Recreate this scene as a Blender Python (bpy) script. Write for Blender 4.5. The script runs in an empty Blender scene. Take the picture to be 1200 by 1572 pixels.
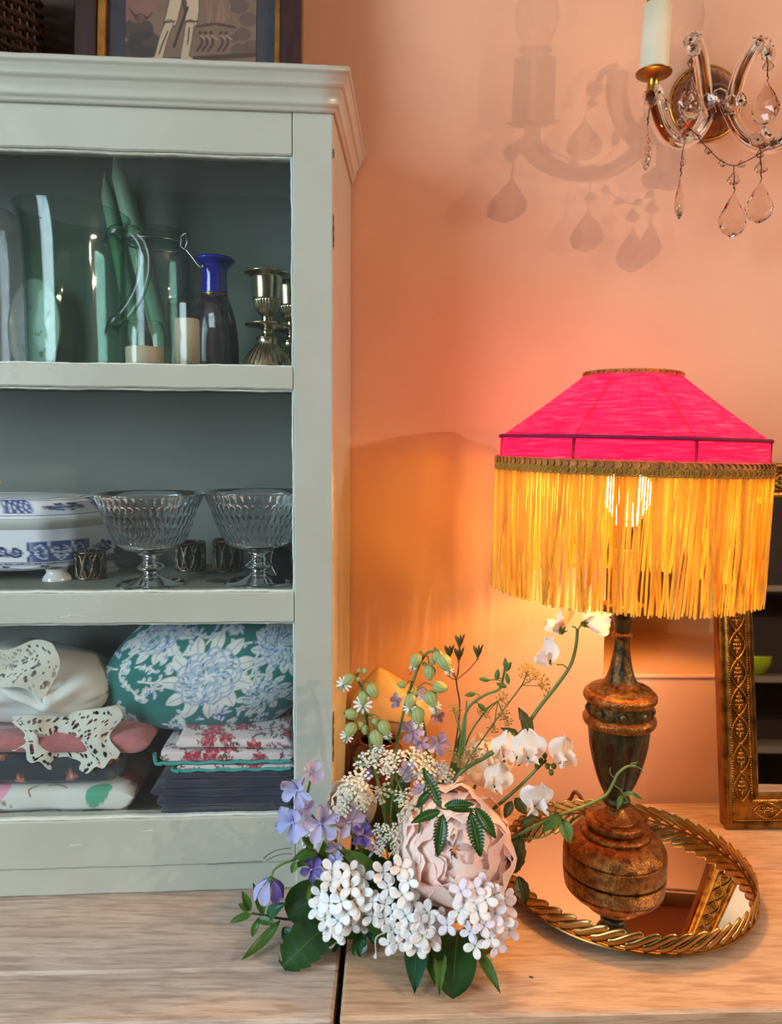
import bpy, math, random
import numpy as np
from math import sin, cos, pi, radians, sqrt, atan2
from mathutils import Matrix, Vector

SC = bpy.context.scene
COL = SC.collection
# ------------------------------------------------------------------ camera
CAM_H, FPX, PITCH, ROLL = 0.5, 1150.0, radians(5.27), radians(-0.42)
_f = np.array([0, cos(PITCH), -sin(PITCH)]); _r0 = np.array([1.0, 0, 0]); _u0 = np.cross(_r0, _f)
_r = _r0 * cos(ROLL) - _u0 * sin(ROLL); _u = _r0 * sin(ROLL) + _u0 * cos(ROLL)
cam_data = bpy.data.cameras.new('camera'); cam = bpy.data.objects.new('camera', cam_data); COL.objects.link(cam)
cam_data.sensor_fit = 'VERTICAL'; cam_data.sensor_height = 24.0; cam_data.lens = 24.0 * FPX / 1572.0
cam_data.clip_start = 0.02
cam.matrix_world = Matrix(((_r[0], _u[0], -_f[0], 0), (_r[1], _u[1], -_f[1], 0), (_r[2], _u[2], -_f[2], CAM_H), (0, 0, 0, 1)))
SC.camera = cam
# ------------------------------------------------------------------ colour management
SC.view_settings.view_transform = 'Standard'; SC.view_settings.look = 'None'
SC.view_settings.gamma = 1.0; SC.view_settings.use_curve_mapping = False
SC.view_settings.exposure = 0.0
SC.cycles.use_denoising = True
SC.cycles.max_bounces = 14; SC.cycles.transparent_max_bounces = 24; SC.cycles.transmission_bounces = 10
SC.cycles.sample_clamp_indirect = 3.0
# ------------------------------------------------------------------ world (dim room ambience seen only past the window)
world = bpy.data.worlds.new('world'); SC.world = world; world.use_nodes = True
world.node_tree.nodes['Background'].inputs[0].default_value = (0.62, 0.75, 0.95, 1)
world.node_tree.nodes['Background'].inputs[1].default_value = 0.6
# ------------------------------------------------------------------ lights of the room
def lamp(name, kind, loc, energy, color, size=0.1, aim=None, size_y=None):
    d = bpy.data.lights.new(name, kind); d.energy = energy; d.color = color
    if kind == 'AREA':
        d.shape = 'RECTANGLE'; d.size = size; d.size_y = size_y or size
    else:
        d.shadow_soft_size = size
    o = bpy.data.objects.new(name, d); COL.objects.link(o); o.location = loc
    if aim is not None:
        o.rotation_euler = (Vector(aim) - Vector(loc)).to_track_quat('-Z', 'Y').to_euler()
    return o
DAY = (0.67, 0.87, 1.0)
lamp('window_daylight', 'AREA', (-1.66, -0.80, 0.86), 80, DAY, 1.3, (0.0, -0.55, 0.40), 1.5)
WARM = (1.0, 0.78, 0.58)
for _p, _e in (((2.02, -0.42, 1.16), 66), ((2.14, -0.16, 1.16), 26), ((1.84, -0.62, 1.20), 14)):
    lamp('ceiling_bulb', 'POINT', _p, _e, WARM, 0.007)
LAMP_COL = (1.0, 0.50, 0.08)
LAMP_W = 8.6
# ------------------------------------------------------------------ helpers
def ray(px, py): return _f * FPX + _r * (px - 600) - _u * (py - 786)
O3 = np.array([0, 0, CAM_H])
def PY(px, py, y):
    d = ray(px, py); return O3 + d * (y / d[1])
def PZ(px, py, z=0.0):
    d = ray(px, py); return O3 + d * ((z - CAM_H) / d[2])
def PP(px, py, p0, n):
    d = ray(px, py); n = np.array(n, float); return O3 + d * (((np.array(p0) - O3) @ n) / (d @ n))
def rgb(r, g=None, b=None):
    if g is None: r, g, b = r
    def l(x):
        x /= 255.0
        return x / 12.92 if x <= .04045 else ((x + .055) / 1.055) ** 2.4
    return (l(r), l(g), l(b))
def arr(x): return np.array(x, float)
def unit(v):
    v = arr(v); return v / (np.linalg.norm(v) + 1e-12)
def catmull(pts, k=8):
    p = arr(pts)
    if len(p) < 3: 
        t = np.linspace(0, 1, k + 1)[:, None]; return p[0] * (1 - t) + p[-1] * t
    q = np.vstack([2 * p[0] - p[1], p, 2 * p[-1] - p[-2]]); out = []
    for i in range(1, len(q) - 2):
        a, b, c, d = q[i - 1], q[i], q[i + 1], q[i + 2]
        for j in range(k):
            t = j / k
            out.append(.5 * (2 * b + (c - a) * t + (2 * a - 5 * b + 4 * c - d) * t * t + (3 * b - a - 3 * c + d) * t ** 3))
    out.append(q[-2]); return arr(out)
class G:
    def __init__(s): s.v = []; s.f = []; s.c = []; s.n = 0
    def add(s, vf, col=None):
        v, f = vf[0], vf[1]
        v = arr(v).reshape(-1, 3); k = s.n
        s.v.append(v); s.f += [tuple(i + k for i in q) for q in f]; s.n += len(v)
        if col is None and len(vf) > 2: col = vf[2]
        if col is not None:
            c = arr(col)
            s.c.append(np.tile(c, (len(v), 1)) if c.ndim == 1 else c.reshape(-1, 3))
        return s
    def V(s): return np.vstack(s.v)
def surf(P, cu=False, cv=False, col=None):
    nu, nv = P.shape[:2]; f = []
    for i in range(nu if cu else nu - 1):
        a = i * nv; b = ((i + 1) % nu) * nv
        for j in range(nv if cv else nv - 1):
            k = (j + 1) % nv
            f.append((a + j, b + j, b + k, a + k))
    return (P.reshape(-1, 3), f) if col is None else (P.reshape(-1, 3), f, arr(col).reshape(-1, 3))
def lathe(prof, n=32, c=(0, 0, 0), rmod=None, caps=True):
    pr = arr(prof); a = np.linspace(0, 2 * pi, n, endpoint=False)
    r = np.maximum(pr[:, 0], 1e-5)[:, None] * np.ones(n)[None]
    if rmod is not None: r = r * rmod(a[None, :], pr[:, 1][:, None])
    P = np.stack([r * np.cos(a) + c[0], r * np.sin(a) + c[1], np.repeat(pr[:, 1][:, None], n, 1) + c[2]], -1)
    v, f = surf(P, False, True)
    if caps:
        f = f + [tuple(range(n))[::-1], tuple(range((len(pr) - 1) * n, len(pr) * n))]
    return v, f
def tube(pts, r, n=8, closed=False, flat=None):
    p = arr(pts); m = len(p); r = np.ones(m) * r if np.isscalar(r) else arr(r)
    t = np.gradient(p, axis=0) if not closed else np.roll(p, -1, 0) - np.roll(p, 1, 0)
    t /= np.linalg.norm(t, axis=1)[:, None] + 1e-12
    nrm = np.cross(t[0], [0, 0, 1.0])
    if np.linalg.norm(nrm) < .1: nrm = np.cross(t[0], [1.0, 0, 0])
    nrm = unit(nrm); N = []
    for i in range(m):
        nrm = nrm - t[i] * (nrm @ t[i]); nrm = unit(nrm); N.append(nrm)
    N = arr(N); B = np.cross(t, N); a = np.linspace(0, 2 * pi, n, endpoint=False)
    fl = 1.0 if flat is None else flat
    P = p[:, None] + (N[:, None] * np.cos(a)[None, :, None] + B[:, None] * np.sin(a)[None, :, None] * fl) * r[:, None, None]
    v, f = surf(P, closed, True)
    if not closed: f = f + [tuple(range(n))[::-1], tuple(range((m - 1) * n, m * n))]
    return v, f
def cbox(c, s, ch=.002, rot=None):
    h = arr(s) / 2; ch = min(ch, h.min() * .9); v = []; idx = {}
    for sx in (-1, 1):
        for sy in (-1, 1):
            for sz in (-1, 1):
                for a in range(3):
                    q = arr((sx, sy, sz)) * h
                    for k in range(3):
                        if k != a: q[k] -= (sx, sy, sz)[k] * ch
                    idx[(sx, sy, sz, a)] = len(v); v.append(q)
    f = []
    S = (-1, 1)
    for a in range(3):
        b, d = (a + 1) % 3, (a + 2) % 3
        for s in S:
            q = []
            for (u, w) in ((-1, -1), (1, -1), (1, 1), (-1, 1)):
                k = [0, 0, 0]; k[a] = s; k[b] = u; k[d] = w; q.append(idx[(*k, a)])
            f.append(tuple(q if s > 0 else q[::-1]))
    for a in range(3):
        b, d = (a + 1) % 3, (a + 2) % 3
        for u in S:
            for w in S:
                k0 = [0, 0, 0]; k0[a] = -1; k0[b] = u; k0[d] = w
                k1 = list(k0); k1[a] = 1
                f.append((idx[(*k0, b)], idx[(*k1, b)], idx[(*k1, d)], idx[(*k0, d)]))
    for sx in S:
        for sy in S:
            for sz in S: f.append(tuple(idx[(sx, sy, sz, a)] for a in range(3)))
    v = arr(v)
    if rot is not None: v = v @ arr(rot).T
    return v + arr(c), f
def hexa(p):   # 8 corner points: bottom 4 ccw, top 4 ccw
    return arr(p), [(3, 2, 1, 0), (4, 5, 6, 7), (0, 1, 5, 4), (1, 2, 6, 5), (2, 3, 7, 6), (3, 0, 4, 7)]
def sphere(c, r, n=12, m=8, axis=None):
    th = np.linspace(0, pi, m + 1); r = arr(r) * np.ones(3)
    a = np.linspace(0, 2 * pi, n, endpoint=False)
    v = [(0, 0, -1)]; 
    for t in th[1:-1]: v += [(sin(t) * cos(x), sin(t) * sin(x), -cos(t)) for x in a]
    v.append((0, 0, 1)); f = [(0, 1 + (j + 1) % n, 1 + j) for j in range(n)]
    for i in range(m - 2):
        for j in range(n): f.append((1 + i * n + j, 1 + i * n + (j + 1) % n, 1 + (i + 1) * n + (j + 1) % n, 1 + (i + 1) * n + j))
    L = len(v) - 1; f += [(L, L - n + j, L - n + (j + 1) % n) for j in range(n)]
    v = arr(v) * r
    if axis is not None: v = v @ basis(axis).T
    return v + arr(c), f
def basis(z, x=None):  # columns x,y,z with z along given direction
    z = unit(z); h = arr(x) if x is not None else (arr([0, 0, 1]) if abs(z[2]) < .9 else arr([1, 0, 0]))
    xx = unit(h - z * (h @ z)); return np.stack([xx, np.cross(z, xx), z], 1)
def fr(origin, X, N=(0, 0, 1)):   # frame: local X along X, local Z towards N
    X = unit(X); N = arr(N); Z = N - X * (N @ X)
    if np.linalg.norm(Z) < 1e-3: Z = arr([.3, .5, .8]) - X * (arr([.3, .5, .8]) @ X)
    Z = unit(Z); Y = np.cross(Z, X); m = np.eye(4); m[:3, 0] = X; m[:3, 1] = Y; m[:3, 2] = Z; m[:3, 3] = origin
    return m
def tf(m, v): return arr(v) @ m[:3, :3].T + m[:3, 3]
def noise3(p, seed=0, oct=3):   # smooth pseudo noise by sines
    p = arr(p); rs = np.random.RandomState(seed); o = np.zeros(p.shape[:-1]); a = 1.0; fq = 1.0
    for k in range(oct):
        for _ in range(3):
            w = rs.normal(size=3) * fq; o = o + a * np.sin(p @ w + rs.rand() * 6.28) / 3
        a *= .5; fq *= 2.1
    return o
# --- objects
def wloc(o):
    l = arr([0, 0, 0])
    while o is not None: l = l + arr(o.location); o = o.parent
    return l
def mk(name, g, mat, parent=None, smooth=True, kind=None, org=None, label=None, cat=None, group=None, flip=False):
    if isinstance(g, tuple): g = G().add(g)
    v = g.V(); L = wloc(parent) if parent is not None else (arr(org) if org is not None else arr([0, 0, 0]))
    me = bpy.data.meshes.new(name); me.from_pydata((v - L).tolist(), [], g.f); 
    if g.c:
        c = np.vstack(g.c); at = me.color_attributes.new('Col', 'FLOAT_COLOR', 'POINT')
        at.data.foreach_set('color', np.hstack([c, np.ones((len(c), 1))]).astype('f').ravel())
    if smooth: me.polygons.foreach_set('use_smooth', [True] * len(me.polygons))
    me.materials.append(mat); me.update()
    o = bpy.data.objects.new(name, me); COL.objects.link(o)
    if parent is not None: o.parent = parent
    else: o.location = L
    tag(o, label, cat, group, kind); return o
def tag(o, label=None, cat=None, group=None, kind=None):
    for k, x in (('label', label), ('category', cat), ('group', group), ('kind', kind)):
        if x: o[k] = x
    return o
def thing(name, label, cat, loc, group=None):
    o = bpy.data.objects.new(name, None); COL.objects.link(o); o.location = loc; o.empty_display_size = .02
    return tag(o, label, cat, group)
def inst(name, src, parent, m, label=None):   # part copy sharing mesh data; m is a world matrix
    o = src.copy() if isinstance(src, bpy.types.Object) else bpy.data.objects.new(name, src)
    o.name = name; COL.objects.link(o); o.parent = parent
    m = np.array(m); m = m.copy(); m[:3, 3] -= wloc(parent); o.matrix_local = Matrix(m.tolist())
    if label: o['label'] = label
    return o
def mesh(name, g, mat, smooth=True):
    if isinstance(g, tuple): g = G().add(g)
    me = bpy.data.meshes.new(name); me.from_pydata(g.V().tolist(), [], g.f)
    if g.c:
        c = np.vstack(g.c); at = me.color_attributes.new('Col', 'FLOAT_COLOR', 'POINT')
        at.data.foreach_set('color', np.hstack([c, np.ones((len(c), 1))]).astype('f').ravel())
    if smooth: me.polygons.foreach_set('use_smooth', [True] * len(me.polygons))
    me.materials.append(mat); me.update(); return me
def struct(name, g, mat, parent=None, smooth=False):
    return mk(name, g, mat, parent, smooth, kind='structure' if parent is None else None)
# --- materials
def node_mat(name):
    m = bpy.data.materials.new(name); m.use_nodes = True; nt = m.node_tree
    return m, nt, nt.nodes['Principled BSDF'], nt.nodes['Material Output']
def M(name, col, rough=.5, metal=0.0, col2=None, cscale=12.0, bump=0.0, bscale=150.0, vcol=False, transl=0.0, tcol=None,
      coat=0.0, stretch=(1, 1, 1), spec=.5, detail=4.0, contrast=(.35, .65), sheen=0.0, bstretch=None, rvar=0.0, sss=0.0):
    m, nt, b, out = node_mat(name); N = nt.nodes; L = nt.links
    b.inputs['Roughness'].default_value = rough; b.inputs['Metallic'].default_value = metal
    b.inputs['Coat Weight'].default_value = coat; b.inputs['Specular IOR Level'].default_value = spec
    b.inputs['Sheen Weight'].default_value = sheen
    if sss: b.inputs['Subsurface Weight'].default_value = sss; b.inputs['Subsurface Radius'].default_value = (.01, .006, .004); b.inputs['Subsurface Scale'].default_value = .3
    tc = N.new('ShaderNodeTexCoord')
    def mapped(st):
        mp = N.new('ShaderNodeMapping'); mp.inputs['Scale'].default_value = st; L.new(tc.outputs['Object'], mp.inputs['Vector']); return mp.outputs[0]
    csock = None
    if vcol:
        a = N.new('ShaderNodeVertexColor'); a.layer_name = 'Col'; csock = a.outputs[0]
    if col2 is not None:
        nz = N.new('ShaderNodeTexNoise'); nz.inputs['Scale'].default_value = cscale; nz.inputs['Detail'].default_value = detail
        L.new(mapped(stretch), nz.inputs['Vector'])
        rp = N.new('ShaderNodeValToRGB'); rp.color_ramp.elements[0].position = contrast[0]; rp.color_ramp.elements[1].position = contrast[1]
        rp.color_ramp.elements[0].color = (*col, 1); rp.color_ramp.elements[1].color = (*col2, 1)
        L.new(nz.outputs['Fac'], rp.inputs[0])
        if vcol:
            mx = N.new('ShaderNodeMix'); mx.data_type = 'RGBA'; mx.blend_type = 'MULTIPLY'; mx.inputs[0].default_value = 1
            L.new(csock, mx.inputs[6]); L.new(rp.outputs[0], mx.inputs[7]); csock = mx.outputs[2]
        else: csock = rp.outputs[0]
        if rvar:
            ma = N.new('ShaderNodeMapRange'); ma.inputs['To Min'].default_value = rough - rvar; ma.inputs['To Max'].default_value = rough + rvar
            L.new(nz.outputs['Fac'], ma.inputs[0]); L.new(ma.outputs[0], b.inputs['Roughness'])
    if csock is not None: L.new(csock, b.inputs['Base Color'])
    else: b.inputs['Base Color'].default_value = (*col, 1)
    if bump:
        nz2 = N.new('ShaderNodeTexNoise'); nz2.inputs['Scale'].default_value = bscale; nz2.inputs['Detail'].default_value = 3
        L.new(mapped(bstretch or stretch), nz2.inputs['Vector'])
        bp = N.new('ShaderNodeBump'); bp.inputs['Strength'].default_value = min(1, bump); bp.inputs['Distance'].default_value = .002
        L.new(nz2.outputs['Fac'], bp.inputs['Height']); L.new(bp.outputs[0], b.inputs['Normal'])
    if transl:
        t = N.new('ShaderNodeBsdfTranslucent'); mix = N.new('ShaderNodeMixShader'); mix.inputs[0].default_value = transl
        if tcol is not None: t.inputs[0].default_value = (*tcol, 1)
        elif csock is not None: L.new(csock, t.inputs[0])
        else: t.inputs[0].default_value = (*col, 1)
        L.new(b.outputs[0], mix.inputs[1]); L.new(t.outputs[0], mix.inputs[2]); L.new(mix.outputs[0], out.inputs[0])
    return m
def thin_glass(name, tint=(1, 1, 1), edge=(.6, .7, .68), ior=1.45, rough=0.0, dirt=0.0, dirtcol=(.6, .65, .65)):
    m, nt, b, out = node_mat(name); N = nt.nodes; L = nt.links; N.remove(b)
    lw = N.new('ShaderNodeLayerWeight'); lw.inputs[0].default_value = .5     # Facing = 1 - |cos|, the same on both faces of a thin sheet
    p2 = N.new('ShaderNodeMath'); p2.operation = 'POWER'; p2.inputs[1].default_value = 2.6; L.new(lw.outputs['Facing'], p2.inputs[0])
    mc = N.new('ShaderNodeMix'); mc.data_type = 'RGBA'; mc.inputs[6].default_value = (*tint, 1); mc.inputs[7].default_value = (*edge, 1)
    L.new(p2.outputs[0], mc.inputs[0])
    tr = N.new('ShaderNodeBsdfTransparent'); L.new(mc.outputs[2], tr.inputs[0])
    gl = N.new('ShaderNodeBsdfGlossy'); gl.inputs['Roughness'].default_value = rough
    p5 = N.new('ShaderNodeMath'); p5.operation = 'POWER'; p5.inputs[1].default_value = 5; L.new(lw.outputs['Facing'], p5.inputs[0])
    f0 = ((ior - 1) / (ior + 1)) ** 2
    fz = N.new('ShaderNodeMapRange'); fz.inputs['To Min'].default_value = f0; fz.inputs['To Max'].default_value = .9; L.new(p5.outputs[0], fz.inputs[0])
    mx = N.new('ShaderNodeMixShader'); L.new(fz.outputs[0], mx.inputs[0]); L.new(tr.outputs[0], mx.inputs[1]); L.new(gl.outputs[0], mx.inputs[2])
    last = mx
    if dirt:
        df = N.new('ShaderNodeBsdfDiffuse'); df.inputs[0].default_value = (*dirtcol, 1)
        tc = N.new('ShaderNodeTexCoord'); nz = N.new('ShaderNodeTexNoise'); nz.inputs['Scale'].default_value = 14; nz.inputs['Detail'].default_value = 6
        L.new(tc.outputs['Object'], nz.inputs['Vector'])
        mr = N.new('ShaderNodeMapRange'); mr.inputs['To Min'].default_value = 0; mr.inputs['To Max'].default_value = dirt * 2
        L.new(nz.outputs['Fac'], mr.inputs[0])
        m2 = N.new('ShaderNodeMixShader'); L.new(mr.outputs[0], m2.inputs[0]); L.new(mx.outputs[0], m2.inputs[1]); L.new(df.outputs[0], m2.inputs[2]); last = m2
    L.new(last.outputs[0], out.inputs[0]); return m
def solid_glass(name, col=(1, 1, 1), ior=1.48, rough=0.0):
    m, nt, b, out = node_mat(name)
    b.inputs['Base Color'].default_value = (*col, 1); b.inputs['Roughness'].default_value = rough; b.inputs['IOR'].default_value = ior
    b.inputs['Transmission Weight'].default_value = 1.0; return m
# canvas for printed patterns (colour of the cloth or china itself)
class Canvas:
    def __init__(s, w, h, bg): s.w, s.h = w, h; s.a = np.tile(arr(bg), (h, w, 1)); s.X, s.Y = np.meshgrid(np.arange(w) + .5, np.arange(h) + .5)
    def _sl(s, x0, x1, y0, y1): return slice(max(0, int(y0)), max(0, min(s.h, int(y1) + 1))), slice(max(0, int(x0)), max(0, min(s.w, int(x1) + 1)))
    def ell(s, cx, cy, rx, ry, ang, col, op=1.0):
        R = max(rx, ry) + 1; sl = s._sl(cx - R, cx + R, cy - R, cy + R); x = s.X[sl] - cx; y = s.Y[sl] - cy
        c, k = cos(ang), sin(ang); u = (x * c + y * k) / rx; v = (-x * k + y * c) / ry
        m = np.clip((1 - (u * u + v * v)) * min(rx, ry) * .7 + .5, 0, 1)[..., None] * op; s.a[sl] = s.a[sl] * (1 - m) + arr(col) * m
    def leaf(s, cx, cy, L, W, ang, col, vein=None):
        R = L + 1; sl = s._sl(cx - R, cx + R, cy - R, cy + R); x = s.X[sl] - cx; y = s.Y[sl] - cy
        c, k = cos(ang), sin(ang); u = (x * c + y * k) / L; v = -x * k + y * c
        w = W * np.sin(pi * np.clip(u, 0, 1)) ** .8; m = (np.clip(w - abs(v) + .5, 0, 1) * ((u > 0) & (u < 1)))[..., None]
        s.a[sl] = s.a[sl] * (1 - m) + arr(col) * m
        if vein is not None:
            m = (np.clip(1 - abs(v) / .9, 0, 1) * ((u > .05) & (u < .9)))[..., None]; s.a[sl] = s.a[sl] * (1 - m) + arr(vein) * m
    def line(s, pts, w, col):
        p = catmull(pts, 8)
        for a, b in zip(p[:-1], p[1:]):
            d = np.linalg.norm(b - a); 
            for t in np.linspace(0, 1, max(2, int(d / max(w * .6, .5)) + 1)): 
                q = a + (b - a) * t; s.ell(q[0], q[1], w, w, 0, col)
    def rose(s, cx, cy, R, cols, line, n=9, rs=random):
        for k, c in enumerate(cols):
            r = R * (1 - k / len(cols) * .85); m = max(5, int(n * (1 - .08 * k)))
            for j in range(m):
                a = 2 * pi * j / m + k * .5 + rs.uniform(-.15, .15); 
                s.ell(cx + cos(a) * r * .72, cy + sin(a) * r * .66, r * .36, r * .30, a, line); s.ell(cx + cos(a) * r * .70, cy + sin(a) * r * .64, r * .31, r * .24, a, c)
            s.ell(cx, cy, r * .6, r * .55, 0, c)
            for j in range(m):
                a = 2 * pi * j / m + k * .5 + .35; s.line([(cx + cos(a) * r * .45, cy + sin(a) * r * .42), (cx + cos(a + .2) * r * .8, cy + sin(a + .2) * r * .74)], max(.6, R * .025), line)
    def sample(s, u, v):
        x = np.clip(u, 0, .9999) * (s.w - 1); y = np.clip(v, 0, .9999) * (s.h - 1); i = x.astype(int); j = y.astype(int); fx = (x - i)[..., None]; fy = (y - j)[..., None]
        i1 = np.minimum(i + 1, s.w - 1); j1 = np.minimum(j + 1, s.h - 1)
        return (s.a[j, i] * (1 - fx) + s.a[j, i1] * fx) * (1 - fy) + (s.a[j1, i] * (1 - fx) + s.a[j1, i1] * fx) * fy
# ------------------------------------------------------------------ materials of the setting
m_wall = M('plaster_pink', rgb(220, 168, 136), .75, col2=rgb(212, 158, 126), cscale=5, bump=.35, bscale=38, spec=.3)
m_room = M('room_plaster', rgb(128, 112, 100), .8)
m_dark = M('room_dark', rgb(52, 40, 36), .8)
m_floor = M('floor_boards', rgb(96, 72, 52), .5, col2=rgb(70, 50, 36), cscale=4, stretch=(1, 8, 1))
m_ceil = M('ceiling_white', rgb(180, 172, 164), .8)
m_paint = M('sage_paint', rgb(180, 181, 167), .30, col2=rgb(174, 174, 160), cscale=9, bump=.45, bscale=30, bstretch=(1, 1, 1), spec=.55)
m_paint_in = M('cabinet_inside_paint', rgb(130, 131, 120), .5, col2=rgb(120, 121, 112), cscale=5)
m_bead = M('glazing_putty', rgb(212, 214, 202), .4, bump=.6, bscale=90)
m_oak = M('limed_oak', rgb(184, 152, 124), .42, col2=rgb(140, 106, 80), cscale=16, detail=9, stretch=(.5, 5, 5), contrast=(.22, .78), bump=.25, bscale=60, bstretch=(.8, 14, 14), spec=.4, rvar=.08)
m_oak_b = M('limed_oak_grey', rgb(170, 148, 130), .45, col2=rgb(122, 100, 84), cscale=14, detail=9, stretch=(.5, 5, 5), contrast=(.22, .78), bump=.3, bscale=60, bstretch=(.8, 14, 14), spec=.4, rvar=.08)
def wood(name, a, b, c):
    m, nt, bs, out = node_mat(name); N = nt.nodes; L = nt.links; tc = N.new('ShaderNodeTexCoord')
    def nz(sc, stretch, det, dist=0):
        mp = N.new('ShaderNodeMapping'); mp.inputs['Scale'].default_value = stretch; L.new(tc.outputs['Object'], mp.inputs[0]); n = N.new('ShaderNodeTexNoise'); n.inputs['Scale'].default_value = sc; n.inputs['Detail'].default_value = det; n.inputs['Distortion'].default_value = dist; L.new(mp.outputs[0], n.inputs['Vector']); return n.outputs['Fac']
    big = nz(6, (1, 4, 4), 5, .6); mid = nz(26, (.7, 7, 7), 7, .3); fine = nz(120, (.5, 12, 12), 4)
    r1 = N.new('ShaderNodeValToRGB'); e = r1.color_ramp.elements; e[0].position = .30; e[0].color = (*a, 1); e[1].position = .70; e[1].color = (*b, 1); L.new(big, r1.inputs[0])
    def mul(prev, fac, lo, hi, strength):
        mr = N.new('ShaderNodeMapRange'); mr.inputs['From Min'].default_value = lo; mr.inputs['From Max'].default_value = hi; mr.inputs['To Min'].default_value = 1 - strength; mr.inputs['To Max'].default_value = 1.0; L.new(fac, mr.inputs[0])
        mx = N.new('ShaderNodeMix'); mx.data_type = 'RGBA'; mx.blend_type = 'MIX'; mx.inputs[6].default_value = (*c, 1); L.new(mr.outputs[0], mx.inputs[0]); L.new(prev, mx.inputs[7]); return mx.outputs[2]
    o = mul(r1.outputs[0], mid, .36, .56, .55); o = mul(o, fine, .34, .5, .38); L.new(o, bs.inputs['Base Color'])
    bp = N.new('ShaderNodeBump'); bp.inputs['Strength'].default_value = .35; bp.inputs['Distance'].default_value = .001; L.new(fine, bp.inputs['Height']); L.new(bp.outputs[0], bs.inputs['Normal']); bs.inputs['Roughness'].default_value = .44; bs.inputs['Specular IOR Level'].default_value = .4
    return m
m_oak = wood('limed_oak', rgb(214, 180, 148), rgb(192, 156, 124), rgb(148, 110, 82)); m_oak_b = wood('limed_oak_grey', rgb(206, 190, 175), rgb(182, 163, 148), rgb(136, 114, 98))
m_carcass = M('sideboard_oak', rgb(128, 100, 78), .6, col2=rgb(98, 74, 56), cscale=20, stretch=(1, 6, 6))
m_marble = M('niche_tile', rgb(178, 142, 112), .3, col2=rgb(140, 96, 66), cscale=7, detail=8, contrast=(.4, .7))
# ------------------------------------------------------------------ room shell
WY0, WS = 1.0145, 0.0234
def wy(x): return WY0 + WS * x
XL, XR, YF, ZF, ZC = -1.7, 2.7, -2.4, -0.78, 1.75
nx0 = PP(926.5, 1000, (0, WY0, 0), (-WS, 1, 0))[0]; nx1 = nx0 + .62
nz0 = PP(1000, 1037, (0, WY0, 0), (-WS, 1, 0))[2]; nz1 = nz0 + .22
g = G(); xs = [XL, nx0, nx1, XR]; zs = [ZF, nz0, nz1, ZC]; vv = []; idx = {}
for i, x in enumerate(xs):
    for j, z in enumerate(zs): idx[i, j] = len(vv); vv.append((x, wy(x), z))
ff = [(idx[i, j], idx[i + 1, j], idx[i + 1, j + 1], idx[i, j + 1]) for i in range(3) for j in range(3) if (i, j) != (1, 1)]
nd = .235; b0 = len(vv)
vv += [(nx0, wy(nx0) + nd, nz0 + .004), (nx1, wy(nx1) + nd, nz0 + .004), (nx1, wy(nx1) + nd, nz1), (nx0, wy(nx0) + nd, nz1)]
q = [idx[1, 1], idx[2, 1], idx[2, 2], idx[1, 2]]
ff += [(q[k], q[(k + 1) % 4], b0 + (k + 1) % 4, b0 + k) for k in range(4)]
wall = struct('wall_back', (vv, ff), m_wall)
mk('niche_panel', cbox(((nx0 + nx1) / 2, wy((nx0 + nx1) / 2) + nd - .006, (nz0 + nz1) / 2), (nx1 - nx0, .006, nz1 - nz0), .0005, ((1, -WS, 0), (WS, 1, 0), (0, 0, 1))), m_marble, wall, False)
mk('niche_sill', cbox(((nx0 + nx1) / 2, wy((nx0 + nx1) / 2) + nd / 2 - .003, nz0 - .0005), (nx1 - nx0 + .002, nd + .001, .006), .0015, ((1, -WS, 0), (WS, 1, 0), (0, 0, 1))), m_wall, wall, False)
struct('wall_right', ([(XR, YF, ZF), (XR, wy(XR), ZF), (XR, wy(XR), ZC), (XR, YF, ZC)], [(3, 2, 1, 0)]), m_room)
struct('wall_front', ([(XL, YF, ZF), (XR, YF, ZF), (XR, YF, ZC), (XL, YF, ZC)], [(0, 3, 2, 1)]), m_dark)
struct('floor', ([(XL, YF, ZF), (XR, YF, ZF), (XR, wy(XR), ZF), (XL, wy(XL), ZF)], [(0, 1, 2, 3)]), m_floor)
struct('ceiling', ([(XL, YF, ZC), (XR, YF, ZC), (XR, wy(XR), ZC), (XL, wy(XL), ZC)], [(3, 2, 1, 0)]), m_ceil)
ys = [YF, -1.47, -.13, wy(XL)]; zz = [ZF, .09, 1.63, ZC]; vv = []; idx = {}
for i, y in enumerate(ys):
    for j, z in enumerate(zz): idx[i, j] = len(vv); vv.append((XL, y, z))
struct('wall_left', (vv, [(idx[i, j], idx[i, j + 1], idx[i + 1, j + 1], idx[i + 1, j]) for i in range(3) for j in range(3) if (i, j) != (1, 1)]), m_room)
m_white = M('window_white', rgb(225, 225, 220), .4)
m_pane = thin_glass('window_glass', (.97, .98, .98), (.8, .85, .85))
g = G()
for y in (-1.45, -.15): g.add(cbox((XL - .03, y, .86), (.06, .04, 1.54), .004))
for z in (.11, 1.61): g.add(cbox((XL - .03, -.80, z), (.06, 1.34, .04), .004))
g.add(cbox((XL - .03, -.80, .86), (.04, .03, 1.5), .004)); g.add(cbox((XL - .03, -.80, .86), (.036, 1.3, .03), .004))
win = struct('window_1', g, m_white)
for y in (-1.125, -.475):
    for z in (.485, 1.23): mk('pane', cbox((XL - .03, y, z), (.006, .6, .7), .001), m_pane, win, False)
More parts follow.
